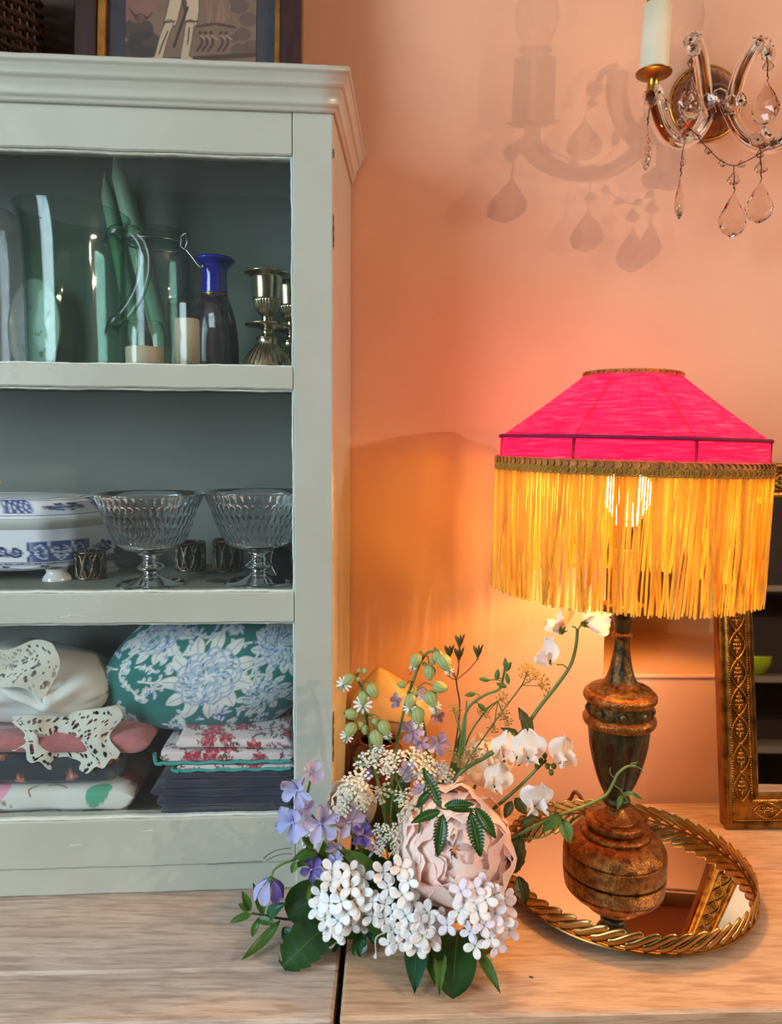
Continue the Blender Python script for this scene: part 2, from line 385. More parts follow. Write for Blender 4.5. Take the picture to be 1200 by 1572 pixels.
# ------------------------------------------------------------------ sideboards with plank tops
TS = math.tan(radians(2.1)); RT = np.array([[cos(radians(2.1)), -sin(radians(2.1)), 0], [sin(radians(2.1)), cos(radians(2.1)), 0], [0, 0, 1]])
def planks(name, label, x0, x1, cuts, mat, base):
    t = thing(name, label, 'sideboard', ((x0 + x1) / 2, .8, ZF))
    mk('carcass', cbox(((x0 + x1) / 2, .80 + TS * (x0 + x1) / 2 , (ZF - .036) / 2), (x1 - x0 - .03, .34, -ZF - .036), .004, RT), m_carcass, t, False)
    src = None
    for a, b in zip(cuts[:-1], cuts[1:]):
        xm = (x0 + x1) / 2
        v, f = cbox((xm, (a + b) / 2, -.018), ((x1 - x0), b - a - .0012, .036), .0028); v[:, 1] += TS * v[:, 0]
        mk('plank', (v, f), mat, t, False)
    return t
left_board = planks('sideboard', 'grey limed oak sideboard top under the painted glass cabinet, left of the dark gap', -.95, -.0475, (.6095, .6745, .8330, 1.0), m_oak_b, 0)
right_board = planks('sideboard', 'warm oak sideboard top under the lamp and tray, right of the dark gap', -.0415, 1.05, (.611, .836, .9960), m_oak, 0)
# ------------------------------------------------------------------ glazed cabinet
CC = arr((-.0620, .7991, .0006)); CY = radians(3.86); E1 = arr((cos(CY), sin(CY), 0))
def K(v):   # local (x along the front, 0 at right corner, negative to the left; depth; height) to world
    v = arr(v).reshape(-1, 3); return CC + E1 * v[:, :1] + v[:, 1:2] * arr((.0325, 1, 0)) + v[:, 2:] * arr((0, 0, 1))
def kbox(x0, x1, d0, d1, z0, z1, ch=.0015):
    v, f = cbox(((x0 + x1) / 2, (d0 + d1) / 2, (z0 + z1) / 2), (x1 - x0, d1 - d0, z1 - z0), ch); return K(v), f
def kbar(x0, x1, d0, d1, z0, z1, seed, amp=.0005, n=60, vert=False):   # hand-painted bar with slightly uneven edges
    rs = np.random.RandomState(seed); L = (z1 - z0) if vert else (x1 - x0); t = np.linspace(0, 1, n)
    def wob(): 
        a = sum(np.sin(t * w * L * 60 + rs.rand() * 6.28) / (k + 1) for k, w in enumerate((1, 2.7, 6.1, 12.3))); return a * amp / 1.6
    ch = .0016; A0, A1 = (x0, x1) if vert else (z0, z1)
    sec = [(A0 + ch, d0, 1, 0), (A1 - ch, d0, 2, 0), (A1, d0 + ch, 2, 0), (A1, d1, 2, 0), (A0, d1, 1, 0), (A0, d0 + ch, 1, 0)]
    w1, w2 = wob(), wob(); P = np.zeros((n, 6, 3))
    for k, (a, d, w, _) in enumerate(sec):
        aa = a + (w1 if w == 1 else w2)
        if vert: P[:, k] = np.stack([aa, np.full(n, d), z0 + t * L], 1)
        else: P[:, k] = np.stack([x0 + t * L, np.full(n, d), aa], 1)
    v, f = surf(P, False, True); f = f + [tuple(range(6)), tuple(range((n - 1) * 6, n * 6))[::-1]]
    return K(v), f
CW = .78; ST = .0418; FT = .022
cab = thing('display_cabinet', 'sage painted glazed cabinet with three shelves standing on the sideboard', 'cabinet', CC)
mk('stile', kbar(-ST, 0, 0, FT, .0, .836, 1, .0003, 120, True), m_paint, cab, False)
mk('stile', kbar(-CW, -CW + ST, 0, FT, 0, .836, 2, .0003, 120, True), m_paint, cab, False)
for k, (a, b) in enumerate(((.0325, .0870), (.3050, .3385), (.5545, .5785), (.7915, .8360))):
    mk('rail', kbar(-CW + ST, -ST - .0006, .0006, FT, a, b, 10 + k, .00045, 240), m_paint, cab, False)
mk('plinth', kbar(-CW + ST, -ST, .0035, FT, 0, .0322, 20, .0004, 240), m_paint, cab, False)
m_glass = thin_glass('cabinet_glass', (.985, .995, .99), (.93, .97, .96), 1.5, 0.0, .012, (.55, .62, .62))
for a, b in ((.0870, .3050), (.3385, .5545), (.5785, .7915)):
    mk('glass_pane', kbox(-CW + ST, -ST, .010, .0125, a - .002, b + .002, .0003), m_glass, cab, False)
    g = G(); 
    g.add(kbar(-ST - .0024, -ST, .004, .0098, a, b, int(a * 1000), .0005, 60, True)); mk('glazing_bead', g, m_bead, cab, False)
    mk('glazing_bead', kbar(-CW + ST, -ST, .004, .0098, b - .0022, b + .0003, int(b * 1000), .0005, 240), m_bead, cab, False)
    mk('glazing_bead', kbar(-CW + ST, -ST, .004, .0098, a - .0003, a + .0016, int(b * 1700), .0005, 240), m_bead, cab, False)
mk('side_panel', kbox(-.018, 0, FT, .2085, 0, .8555, .0008), m_paint, cab, False)
mk('side_panel', kbox(-CW, -CW + .018, FT, .2085, 0, .8555, .0008), m_paint, cab, False)
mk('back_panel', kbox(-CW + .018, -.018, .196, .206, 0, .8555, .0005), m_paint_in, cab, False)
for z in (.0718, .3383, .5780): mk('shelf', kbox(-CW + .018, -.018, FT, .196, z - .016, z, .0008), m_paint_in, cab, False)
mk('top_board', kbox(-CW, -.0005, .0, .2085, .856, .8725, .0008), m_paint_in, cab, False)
prof = [(0, .8335), (.0030, .8335), (.0036, .8360), (.0044, .8385), (.0062, .8390), (.0066, .8420), (.0064, .8450), (.0078, .8490), (.0096, .8520), (.0104, .8545), (.0126, .8550), (.0132, .8580), (.0140, .8615), (.0160, .8640), (.0166, .8662), (.0186, .8668), (.0190, .8690), (.0178, .8720), (.0150, .8738), (.0060, .8745), (-.020, .8748)]
path = [(-CW - .02, 0, 0, -1)] + [(-CW * (1 - t), 0, 0, -1) for t in np.linspace(.02, .98, 40)] + [(0, 0, 1, -1), (0, .05, 1, 0), (0, .1, 1, 0), (0, .2085, 1, 0)]
rs = random.Random(4); P = np.zeros((len(path), len(prof), 3))
for i, (x, d, ox, od) in enumerate(path):
    j = rs.uniform(-.0003, .0003)
    for k, (o, z) in enumerate(prof): P[i, k] = (x + ox * o, d + od * o, z + j * (k > 3))
v, f = surf(P)
top = [(-CW - .02, .0199, .8746), (-.02, .0199, .8746), (-.02, .2085, .8746), (-CW - .02, .2085, .8746)]
g = G().add((K(v), f)); g.add((K(top), [(0, 1, 2, 3)])); mk('cornice', g, m_paint, cab, True)
cor = cab.children[-1]
for p in cor.data.polygons: p.use_smooth = False
# small flaked patches of paint on the rails
m_chip = M('paint_chip', rgb(216, 214, 200), .35)
rs = random.Random(8); g = G()
for z0, z1, n in ((.560, .574, 3), (.312, .332, 2), (.06, .083, 4)):
    for _ in range(n):
        x = rs.uniform(-.36, -.06); z = rs.uniform(z0, z1); pts = [(x + k * .004 * rs.uniform(.6, 1.5), .0004, z + rs.uniform(-.0012, .0012)) for k in range(rs.randint(2, 6))]
        g.add(tube(K(catmull(pts, 3)), .00032, 5))
mk('paint_ridge', g, m_chip, cab, kind='stuff')

m_crack = M('paint_crack', rgb(66, 62, 54), .8); g = G()
NF_ = arr((-E1[1], E1[0], 0))
for pts in ([(318, 1327), (345, 1325), (372, 1323.5), (402, 1322)], [(404, 1318), (414, 1310), (428, 1304), (447, 1302)], [(408, 1321), (420, 1315), (434, 1311), (448, 1311)], [(0, 1382), (60, 1380), (120, 1379), (180, 1377)]):
    g.add(tube(catmull([PP(p[0], p[1], CC + NF_ * -.0001, NF_) for p in pts], 4), .00028, 4))
for z0, z1 in ((.735, .705), (.716, .700), (.205, .19), (.19, .15), (.16, .147), (.86 - .06, .79)):
    n = 7; g.add(tube([K([(.0003, .0012 + .0005 * sin(k * 2.3 + z0 * 90), z0 + (z1 - z0) * k / (n - 1))])[0] for k in range(n)], [.0002, .0006, .0005, .0008, .0004, .0007, .0002], 5))
mk('paint_crack', g, m_crack, cab, kind='stuff')
c = PZ(815, 1500, .0006); mk('black_fleck', tube([c + arr((-.0018, .0006, .0004)), c, c + arr((.0018, -.0005, .0004))], [.0005, .0008, .0005], 6), m_crack, org=c, label='tiny black fleck on the oak top in front of the brass tray', cat='fleck')
# ------------------------------------------------------------------ on top of the cabinet: wicker basket and framed print
m_wicker = M('dark_wicker', rgb(62, 40, 30), .45, col2=rgb(34, 22, 18), cscale=60, bump=.3)
ZT = .8752
def basket():
    c = K([(-.415, .105, ZT)])[0]; c[0] -= .0
    t = thing('wicker_basket', 'dark brown woven wicker basket on top of the cabinet, left of the framed print', 'basket', c)
    x1 = PY(64, 60, .94)[0]; w = .26; x0 = x1 - w; y0 = c[1] - .085; y1 = c[1] + .075; cx = (x0 + x1) / 2
    hgt = .16; per = []
    R = .02
    for (qx, qy, a0) in ((x1 - R, y0 + R, -90), (x1 - R, y1 - R, 0), (x0 + R, y1 - R, 90), (x0 + R, y0 + R, 180)):
        for k in range(5): a = radians(a0 + 22.5 * k); per.append((qx + R * cos(a), qy + R * sin(a)))
    per.append(per[0]); per = arr(per); seg = np.r_[0, np.cumsum(np.linalg.norm(np.diff(per, axis=0), axis=1))]; Lp = seg[-1]
    def at(s): s = s % Lp; return arr((np.interp(s, seg, per[:, 0]), np.interp(s, seg, per[:, 1])))
    n = 46; stakes = [at(Lp * k / n) for k in range(n)]
    ctr = arr((cx, (y0 + y1) / 2)); g = G()
    for p in stakes: g.add(tube([(p[0], p[1], ZT + .003), (p[0], p[1], ZT + hgt)], .0026, 6))
    mk('stake_rods', g, m_wicker, t, kind='stuff')
    g = G(); rows = 26
    for r in range(rows):
        z = ZT + .005 + r * .0061; pts = []
        for k in range(n * 2):
            p = at(Lp * k / (2 * n)); o = (p - ctr) / np.linalg.norm(p - ctr)
            am = .0032 * (1 if (k // 2 + r) % 2 else -1) * (1 if k % 2 == 0 else 0)
            pts.append((p[0] + o[0] * am, p[1] + o[1] * am, z + .0012 * sin(k * .9 + r * 2)))
        g.add(tube(pts, .0030, 6, True, 1.0))
    mk('woven_rods', g, m_wicker, t, kind='stuff')
    mk('bottom', cbox((cx, (y0 + y1) / 2, ZT + .003), (w - .02, y1 - y0 - .02, .005), .001), m_wicker, t, False)
basket()
m_mahog = M('mahogany', rgb(56, 20, 20), .25, col2=rgb(36, 12, 14), cscale=18, stretch=(8, 8, .8), coat=.4)
m_gilt = M('gilt_slip', rgb(176, 122, 52), .4, .6, col2=rgb(140, 92, 36), cscale=60)
m_mount = M('slate_mount', rgb(58, 55, 60), .7, col2=rgb(50, 47, 52), cscale=40)
m_print = M('print_paper', (1, 1, 1), .8, vcol=True)
def framed_print():
    yF = .885; pl = (0, yF, 0); lean = radians(7)
    def q(px, z): p = PY(px, 60, yF); return p[0]
    xl, xr = PY(111, 92, yF)[0], PY(462, 100, yF)[0]; W = xr - xl; Hh = .46
    t = thing('framed_print', 'old sepia print of a standing figure in a mahogany frame on the cabinet', 'picture', ((xl + xr) / 2, yF, ZT))
    ca, sa = cos(lean), sin(lean)
    def L(v):
        v = arr(v).reshape(-1, 3); return np.stack([xl + v[:, 0], yF + v[:, 1] * ca + v[:, 2] * sa, ZT + .0005 + v[:, 2] * ca - v[:, 1] * sa + .014 * sa], 1)
    def bx(x0, x1, d0, d1, z0, z1, ch=.001):
        v, f = cbox(((x0 + x1) / 2, (d0 + d1) / 2, (z0 + z1) / 2), (x1 - x0, d1 - d0, z1 - z0), ch); return L(v), f
    s = W / 351.0; fl, gl_, fr_, gr_ = 34 * s, 13 * s, 33 * s, 9 * s; fb = .012
    zb = -.012   # the bottom rail of the frame sits behind the cornice lip
    mk('frame_rail', bx(0, fl, -.006, .014, 0, Hh, .002), m_mahog, t, False); mk('frame_rail', bx(W - fr_, W, -.006, .014, 0, Hh, .002), m_mahog, t, False)
    mk('frame_rail', bx(fl, W - fr_, -.006, .014, 0, .004, .001), m_mahog, t, False); mk('frame_rail', bx(fl, W - fr_, -.006, .014, Hh - .028, Hh, .002), m_mahog, t, False)
    mk('gilt_slip', bx(fl, fl + gl_, -.002, .010, .004, Hh - .028, .001), m_gilt, t, False); mk('gilt_slip', bx(W - fr_ - gr_, W - fr_, -.002, .010, .004, Hh - .028, .001), m_gilt, t, False)
    mk('mount', bx(fl + gl_, W - fr_ - gr_, .004, .007, .004, Hh - .028, .0005), m_mount, t, False)
    # printed paper, image drawn on the sheet
    px0, px1 = (187 - 111) * s, (390 - 111) * s; hh = Hh - .12
    nx, nz = 220, 300; pw = 203; ph = int(hh / s)
    cv = Canvas(pw, ph, rgb(112, 86, 70)); Hc = ph; rs = random.Random(3); br = rgb(70, 52, 44); dk = rgb(52, 46, 44); lt = rgb(172, 148, 118)
    Y = lambda y: Hc - y       # y measured up from the bottom edge of the sheet
    for _ in range(160): cv.ell(rs.uniform(0, pw), rs.uniform(0, Hc), rs.uniform(8, 26), rs.uniform(5, 16), rs.uniform(0, 3), rgb(*[x + rs.uniform(-12, 12) for x in (108, 84, 68)]), .25)
    for x, y, r in ((20, 52, 24), (30, 30, 26), (12, 18, 22), (40, 12, 18)): cv.ell(x, Y(y), r, r * .8, 0, dk, .8)
    for x, y, r in ((175, 92, 16), (190, 70, 14), (182, 46, 13), (196, 28, 12), (178, 20, 15), (168, 40, 8)): cv.ell(x, Y(y), r, r * .8, 0, rgb(84, 66, 58), .75)
    cv.ell(24, Y(96), 26, 34, .2, rgb(120, 82, 70), .8)
    for k in range(4): cv.line([(6 + k * 3, Y(86 - k * 4)), (24, Y(62 + k * 5)), (42 - k * 2, Y(80 - k * 3))], .9, rgb(70, 48, 44))
    for _ in range(16): x = rs.uniform(118, 165); cv.line([(x, Y(60)), (x + rs.uniform(-5, 5), Y(rs.uniform(80, 110)))], .7, rgb(132, 96, 76))
    cv.line([(112, Y(58)), (140, Y(62)), (170, Y(57))], 2.2, br)
    for x in (116, 124, 133, 148, 156): cv.ell(x, Y(48), 3, 3, 0, br); cv.line([(x, Y(45)), (x + 3, Y(32)), (x - 4, Y(20))], 1.9, br); cv.line([(x, Y(44)), (x + 9, Y(38))], 1.4, rgb(140, 112, 92))
    cv.line([(0, Y(4)), (60, Y(4)), (203, Y(14))], 4, br)
    # standing figure, breeches and stockings
    for pts, w in (([(80, Y(118)), (76, Y(92)), (70, Y(66))], 9), ([(100, Y(118)), (104, Y(92)), (102, Y(66))], 9)): cv.line(pts, w + 1.4, br); cv.line(pts, w, lt)
    for pts, w in (([(68, Y(62)), (60, Y(40)), (52, Y(8)), (46, Y(3))], 6), ([(100, Y(62)), (97, Y(38)), (93, Y(10)), (100, Y(4))], 6)): cv.line(pts, w + 1.2, br); cv.line(pts, w, rgb(164, 142, 116))
    cv.line([(66, Y(50)), (58, Y(30)), (53, Y(14))], 1.1, br); cv.line([(99, Y(56)), (97, Y(30))], 1.0, br); cv.line([(60, Y(64)), (76, Y(66))], 1.5, br); cv.line([(94, Y(66)), (110, Y(66))], 1.5, br)
    cv.line([(96, Y(88)), (84, Y(52)), (76, Y(26))], 2.1, dk); cv.ell(90, Y(136), 26, 30, 0, rgb(60, 56, 70)); cv.ell(90, Y(190), 12, 14, 0, lt); cv.line([(70, Y(150)), (50, Y(120))], 6, rgb(60, 56, 70)); cv.line([(110, Y(150)), (128, Y(128))], 6, rgb(60, 56, 70)); cv.ell(90, Y(206), 18, 6, 0, dk)
    cv.line([(88, Y(104)), (92, Y(84))], 2, br)
    U, Vv = np.meshgrid(np.linspace(0, 1, nx), np.linspace(0, 1, nz), indexing='ij')
    Q = np.stack([px0 + U * (px1 - px0), np.full(U.shape, .0035), .052 + Vv * hh], -1)
    v, f = surf(Q); mk('print_sheet', (L(v), f, cv.sample(U, 1 - Vv).reshape(-1, 3)), m_print, t, False)
framed_print()

m_board = M('brown_board', rgb(84, 62, 52), .8, col2=rgb(74, 54, 46), cscale=6)
def board():
    x0, x1 = PY(30, 60, .985)[0], PY(125, 60, .985)[0]; v, f = cbox(((x0 + x1) / 2, 0, .15), (x1 - x0, .006, .30), .001)
    a = radians(3); v = np.stack([v[:, 0], .9685 + v[:, 1] * cos(a) + v[:, 2] * sin(a) * .6, ZT + .0004 + v[:, 2] * cos(a) + .0004], 1)
    mk('backing_board', (v, f), m_board, None, False, org=((x0 + x1) / 2, .9685, ZT), label='plain brown board standing between the basket and the framed print', cat='board')
board()
# ------------------------------------------------------------------ contents of the cabinet
def dep(px, py, y):
    p = PY(px, py, y); return (p - O3) @ _f
def pxprof(cx, y, rows, zb=None):   # rows of (half width px, py) at plane y -> centre, [(r, z)]
    out = []
    for hw, py in rows:
        p = PY(cx, py, y); out.append((hw * ((p - O3) @ _f) / FPX, p[2]))
    c = PY(cx, rows[len(rows) // 2][1], y)
    out = arr(out)
    if zb is not None: out[:, 1] = np.maximum(out[:, 1], zb); out[0, 1] = zb
    return arr((c[0], y, 0)), out
def shell(prof, wall, foot):   # closed glass profile: outer up, rim, inner down
    o = catmull(prof, 5); i = o.copy(); i[:, 0] = np.maximum(o[:, 0] - wall, 0); i = i[i[:, 1] > o[0, 1] + foot]
    return np.vstack([[(0, o[0, 1])], o, i[::-1], [(0, i[0, 1])]])
Z1, Z2, Z3 = .5786, .3389, .0724
g_green = thin_glass('green_glass', (.84, .935, .88), (.22, .48, .38), 1.5, .02)
g_clear = thin_glass('clear_glass', (.975, .985, .98), (.42, .46, .45), 1.45, .01)
g_smoke = thin_glass('smoky_glass', (.95, .95, .95), (.65, .65, .66), 1.45, .02, .05, (.6, .6, .62))
g_grey = thin_glass('handle_glass', (.92, .95, .95), (.22, .27, .27), 1.5, .02)
m_wax = M('taper_wax', rgb(156, 190, 166), .5, col2=rgb(172, 196, 160), cscale=14, sss=.3)
m_ivory = M('ivory_wax', rgb(196, 180, 150), .6)
m_blue = M('cobalt_glaze', rgb(24, 32, 150), .12, coat=.6)
m_gold = M('gold_line', rgb(190, 140, 60), .3, 1.0)
m_silver = M('old_silver', rgb(205, 196, 160), .22, 1.0, col2=rgb(150, 136, 104), cscale=40, bump=.1, bscale=90)
m_steel = M('wire_steel', rgb(150, 150, 145), .3, 1.0)
m_china = M('white_china', rgb(226, 226, 220), .15, coat=.4)
# --- green pitcher
def pitcher():
    y = .872; c, pr = pxprof(116, y, [(72, 580), (73, 560), (73, 520), (73, 470), (73.5, 420), (74.5, 380), (76, 358), (79, 340), (83, 326)], Z1)
    t = thing('glass_pitcher', 'tall green glass pitcher with a clear looped handle on the top shelf', 'pitcher', (c[0], y, Z1))
    ztop = pr[-1, 1]; zmid = pr[4, 1]; s = pr[4, 0] / 73.5
    sp = shell(pr, .0022, .005)
    v, f = lathe(sp, 64, c, caps=False)
    k = np.clip((v[:, 2] - zmid) / (ztop - zmid), 0, 1) ** 2.2; lx = (v[:, 0] - c[0])
    v[:, 2] += -k * lx * .075
    v[:, 0] += -k * np.clip(-lx, 0, 1) * -.0 - k * np.maximum(0, -lx / .07) ** 2 * .0045
    mk('body', (v, f), g_green, t)
    hp = [PY(x, yy, y - .03) for x, yy in ((168, 367), (178, 357), (198, 356), (214, 368), (222, 392), (220, 424), (207, 458), (190, 483), (176, 496), (167, 508))]
    hp[0] = hp[0] + arr((0, .012, 0)); hp[-1] = hp[-1] + arr((0, .012, 0))
    p = catmull(hp, 5); r = np.interp(np.linspace(0, 1, len(p)), [0, .1, .5, .9, 1], [.011, .0088, .0080, .0074, .009])
    mk('handle', tube(p, r, 12), g_grey, t); 
pitcher()
# --- white dish standing behind, far left vase, tapers, jar
def lean_dish():
    c = PY(50, 500, .935); t = thing('oval_dish', 'white china dish with small painted sprigs standing on edge behind the green pitcher', 'dish', (c[0], .935, Z1))
    cv = Canvas(120, 200, (.80, .80, .78)); rs = random.Random(2)
    for x, y in ((30, 95), (40, 60), (26, 140), (60, 110), (70, 150), (85, 70)):
        for _ in range(5): cv.leaf(x + rs.uniform(-5, 5), y + rs.uniform(-6, 6), 7, 2.2, rs.uniform(0, 6.28), rgb(128, 128, 84))
        cv.ell(x, y, 2.5, 2.5, 0, rgb(150, 110, 84))
    n, m = 40, 16; P = np.zeros((m, n, 3)); U = np.zeros((m, n)); V = np.zeros((m, n))
    rx, rz = 40 * dep(62, 500, .935) / FPX, .060
    for i in range(m):
        r = i / (m - 1)
        for j in range(n):
            a = 2 * pi * j / n; P[i, j] = (c[0] + rx * max(r, .001) * cos(a), .935 + .012 * (1 - r ** 3) - .004 , Z1 + rz + rz * max(r, .001) * sin(a)); U[i, j] = .5 + .5 * r * cos(a); V[i, j] = .5 - .5 * r * sin(a)
    P[..., 1] += (P[..., 2] - Z1) * .10
    col = cv.sample(U, V); g = G().add((P.reshape(-1, 3), surf(P, False, True)[1], col.reshape(-1, 3)))
    Q = P.copy(); Q[..., 1] += .004; g.add((Q.reshape(-1, 3), [x[::-1] for x in surf(Q, False, True)[1]], col.reshape(-1, 3)))
    a0 = (m - 1) * n; b0 = m * n + a0
    for j in range(n): g.f.append((a0 + j, a0 + (j + 1) % n, b0 + (j + 1) % n, b0 + j))
    mk('plate_body', g, M('painted_china', (1, 1, 1), .2, vcol=True, coat=.4), t)
lean_dish()
c, pr = pxprof(-28, .90, [(52, 585), (56, 560), (60, 500), (63, 420), (62, 370), (56, 340), (50, 326)], Z1)
mk('glass_vase', lathe(shell(pr, .002, .004), 48, c, caps=False), g_smoke, org=(c[0], c[1], Z1), label='cloudy clear glass vase at the left edge of the top shelf', cat='vase')
def taper(px0, py0, px1, py1, y0, y1, r, lab):
    a = PY(px1, py1, y1); a[2] = Z1 + r * .35; b = PY(px0, py0, y0); d = unit(b - a)
    t = thing('taper_candle', lab, 'candle', a, 'taper candles on the top shelf')
    L = np.linalg.norm(b - a)
    pts = [a, a + d * L * .5, a + d * (L - .035), a + d * (L - .022), a + d * (L - .008), b]
    mk('wax_body', tube(pts, [r, r, r * .92, r * .86, r * .45, r * .22], 20), m_wax, t)
    mk('wick', tube([b - d * .001, b + d * .004, b + d * .007 + arr((.001, 0, 0))], .0007, 6), M('wick', rgb(190, 190, 180), .8), t)
taper(177, 240, 262, 560, .912, .955, .0115, 'long pale green taper candle leaning behind the pitcher, the taller nearer one')
taper(161, 272, 222, 560, .945, .957, .0100, 'shaded pale green taper candle behind the taller leaning one')
def clip_jar():
    y = .900; c, pr = pxprof(240, y, [(51, 576), (53, 560), (53, 520), (53, 440), (52, 400), (49, 385), (43, 378), (43, 372)], Z1)
    t = thing('clip_top_jar', 'clear glass storage jar with a wire clip lid behind the pitcher handle', 'jar', (c[0], y, Z1))
    mk('body', lathe(shell(pr, .0025, .004), 48, c, caps=False), g_clear, t)
    zt = pr[-1, 1]; r = pr[-1, 0]
    mk('lid', lathe(catmull([(0, zt + .0005), (r + .003, zt + .0006), (r + .0035, zt + .005), (r + .001, zt + .010), (r - .004, zt + .0125), (r - .012, zt + .011), (0, zt + .0105)], 3), 48, c, caps=False), g_clear, t)
    mk('wire_band', tube([(c[0] + (r + .0015) * cos(a), y + (r + .0015) * sin(a), zt - .0025) for a in np.linspace(0, 2 * pi, 40, endpoint=False)], .0011, 6, True), m_steel, t)
    e = arr((c[0] + r + .002, y - .012, zt + .001)); g = tube([e + arr((0, 0, .006)), e + arr((.005, -.003, .004)), e + arr((.006, -.004, -.006)), e + arr((.003, -.003, -.013)), e + arr((-.002, -.002, -.009)), e + arr((-.001, -.002, .002)), e + arr((.004, -.002, .006)), e + arr((.010, -.002, .001))], .0013, 6)
    mk('clip_loop', g, m_steel, t)
    q = [e + arr((.003, -.003, -.011)), e + arr((.012, -.004, -.022)), e + arr((.019, -.004, -.031)), e + arr((.023, -.004, -.033)), e + arr((.024, -.004, -.030))]
    mk('clip_lever', tube(catmull(q, 4), .0016, 6), m_steel, t)
clip_jar()
def tealight():
    y = .832; c, pr = pxprof(222, y, [(30, 574), (32, 562), (32.5, 540), (32, 515), (29, 500), (26, 494)], Z1)
    t = thing('votive_glass', 'small rounded clear glass with a little cream wax in it, below the pitcher handle', 'candle holder', (c[0], y, Z1), 'small glasses on the top shelf')
    mk('glass_cup', lathe(shell(pr, .0016, .003), 40, c, caps=False), g_clear, t)
    r = pr[2, 0] - .0026; mk('wax', lathe([(0, Z1 + .0036), (r * .95, Z1 + .0036), (r, Z1 + .006), (r, Z1 + .022), (r * .96, Z1 + .023), (0, Z1 + .0225)], 32, c, caps=False), m_ivory, t)
    mk('wick', tube([(c[0], y, Z1 + .022), (c[0] + .001, y, Z1 + .028)], .0007, 6), m_steel, t)
tealight()
def tumbler():
    y = .838; c, pr = pxprof(304, y, [(45, 574), (45.5, 556), (45.8, 520), (46, 464)], Z1)
    t = thing('glass_tumbler', 'straight clear glass tumbler holding the stub of a pillar candle, beside the blue bottle', 'glass', (c[0], y, Z1), 'small glasses on the top shelf')
    mk('glass_cup', lathe(shell(pr, .0016, .005), 48, c, caps=False), g_clear, t)
    r = 19 * dep(278, 520, y) / FPX; zc = Z1 + .0056; zt = PY(278, 490, y)[2]
    mk('candle_stub', lathe([(0, zc), (r, zc), (r, zt - .002), (r * .93, zt), (0, zt - .001)], 28, (c[0] - 17 * dep(278, 520, y) / FPX, y, 0), caps=False), m_ivory, t)
tumbler()
def blue_bottle():
    y = .906; c, pr = pxprof(329, y, [(36, 575), (36, 560), (34, 510), (28, 478), (20.5, 458), (20, 453), (19.5, 440), (19, 424), (20, 415), (24, 408), (31, 402), (31.5, 399), (30, 397)], Z1)
    t = thing('blue_bottle', 'cobalt blue ceramic bottle neck with flared lip and gold line behind the tumbler', 'bottle', (c[0], y, Z1))
    mk('body', lathe(np.vstack([[(0, Z1)], catmull(pr[:6], 5), [(pr[5, 0] - .004, pr[5, 1])]]), 40, c, caps=False), M('plum_glaze', rgb(44, 30, 44), .2, coat=.5), t)
    mk('neck', lathe(shell(pr[5:], .004, .001), 40, c, caps=False), m_blue, t)
    r, z = pr[5]; mk('gold_band', lathe([(r, z - .0012), (r + .0006, z - .001), (r + .0006, z + .001), (r, z + .0012)], 40, c, caps=False), m_gold, t)
blue_bottle()
def silver_stick(cx, y, lab, dy=0):
    rows = [(40, 576), (41, 571), (38, 562), (31, 548), (22, 536), (17, 528), (16, 522), (17, 519), (9, 515), (8.5, 508), (14, 504), (31, 501.5), (34, 499.5), (34, 498), (11, 497), (9, 492), (9, 487), (11, 484), (17, 474), (21.5, 460), (22, 457), (23, 440), (24, 428), (27, 424.5), (33.5, 421.5), (34.5, 419), (29, 418)]
    if dy: rows = [(h * .93, p + dy * (576 - p) / 158.) for h, p in rows]
    c, pr = pxprof(cx, y, rows, Z1)
    t = thing('silver_candlestick', lab, 'candlestick', (c[0], y, Z1), 'silver candlesticks on the top shelf')
    i = 13
    nb = 28
    zz = pr[:, 1]
    def flute(lo, hi, am):
        def m(a, z): w = np.clip((z - lo) / (hi - lo), 0, 1); w = np.sin(pi * w) ** .5; return 1 + am * w * (np.abs(np.sin(a * nb / 2)) - .5)
        return m
    p1 = catmull(pr[:14], 4); mk('foot', lathe(np.vstack([[(0, Z1)], p1, [(0, p1[-1, 1])]]), 112, c, flute(zz[2], zz[5], .10), caps=False), m_silver, t)
    p2 = catmull(pr[13:20], 4); mk('cup', lathe(np.vstack([[(.004, p2[0, 1])], p2, [(p2[-1, 0] - .002, p2[-1, 1])]]), 112, c, flute(zz[17], zz[20], .09), caps=False), m_silver, t)
    p3 = catmull(pr[19:], 4); q = p3[::-1].copy(); q[:, 0] -= .0018; q = q[q[:, 0] > .004]
    mk('nozzle', lathe(np.vstack([p3, q]), 64, c, caps=False), m_silver, t)
silver_stick(410, .850, 'front silver candlestick with a fluted cup, at the right end of the top shelf')
silver_stick(447, .925, 'silver candlestick partly hidden behind the front one by the cabinet stile', 14)
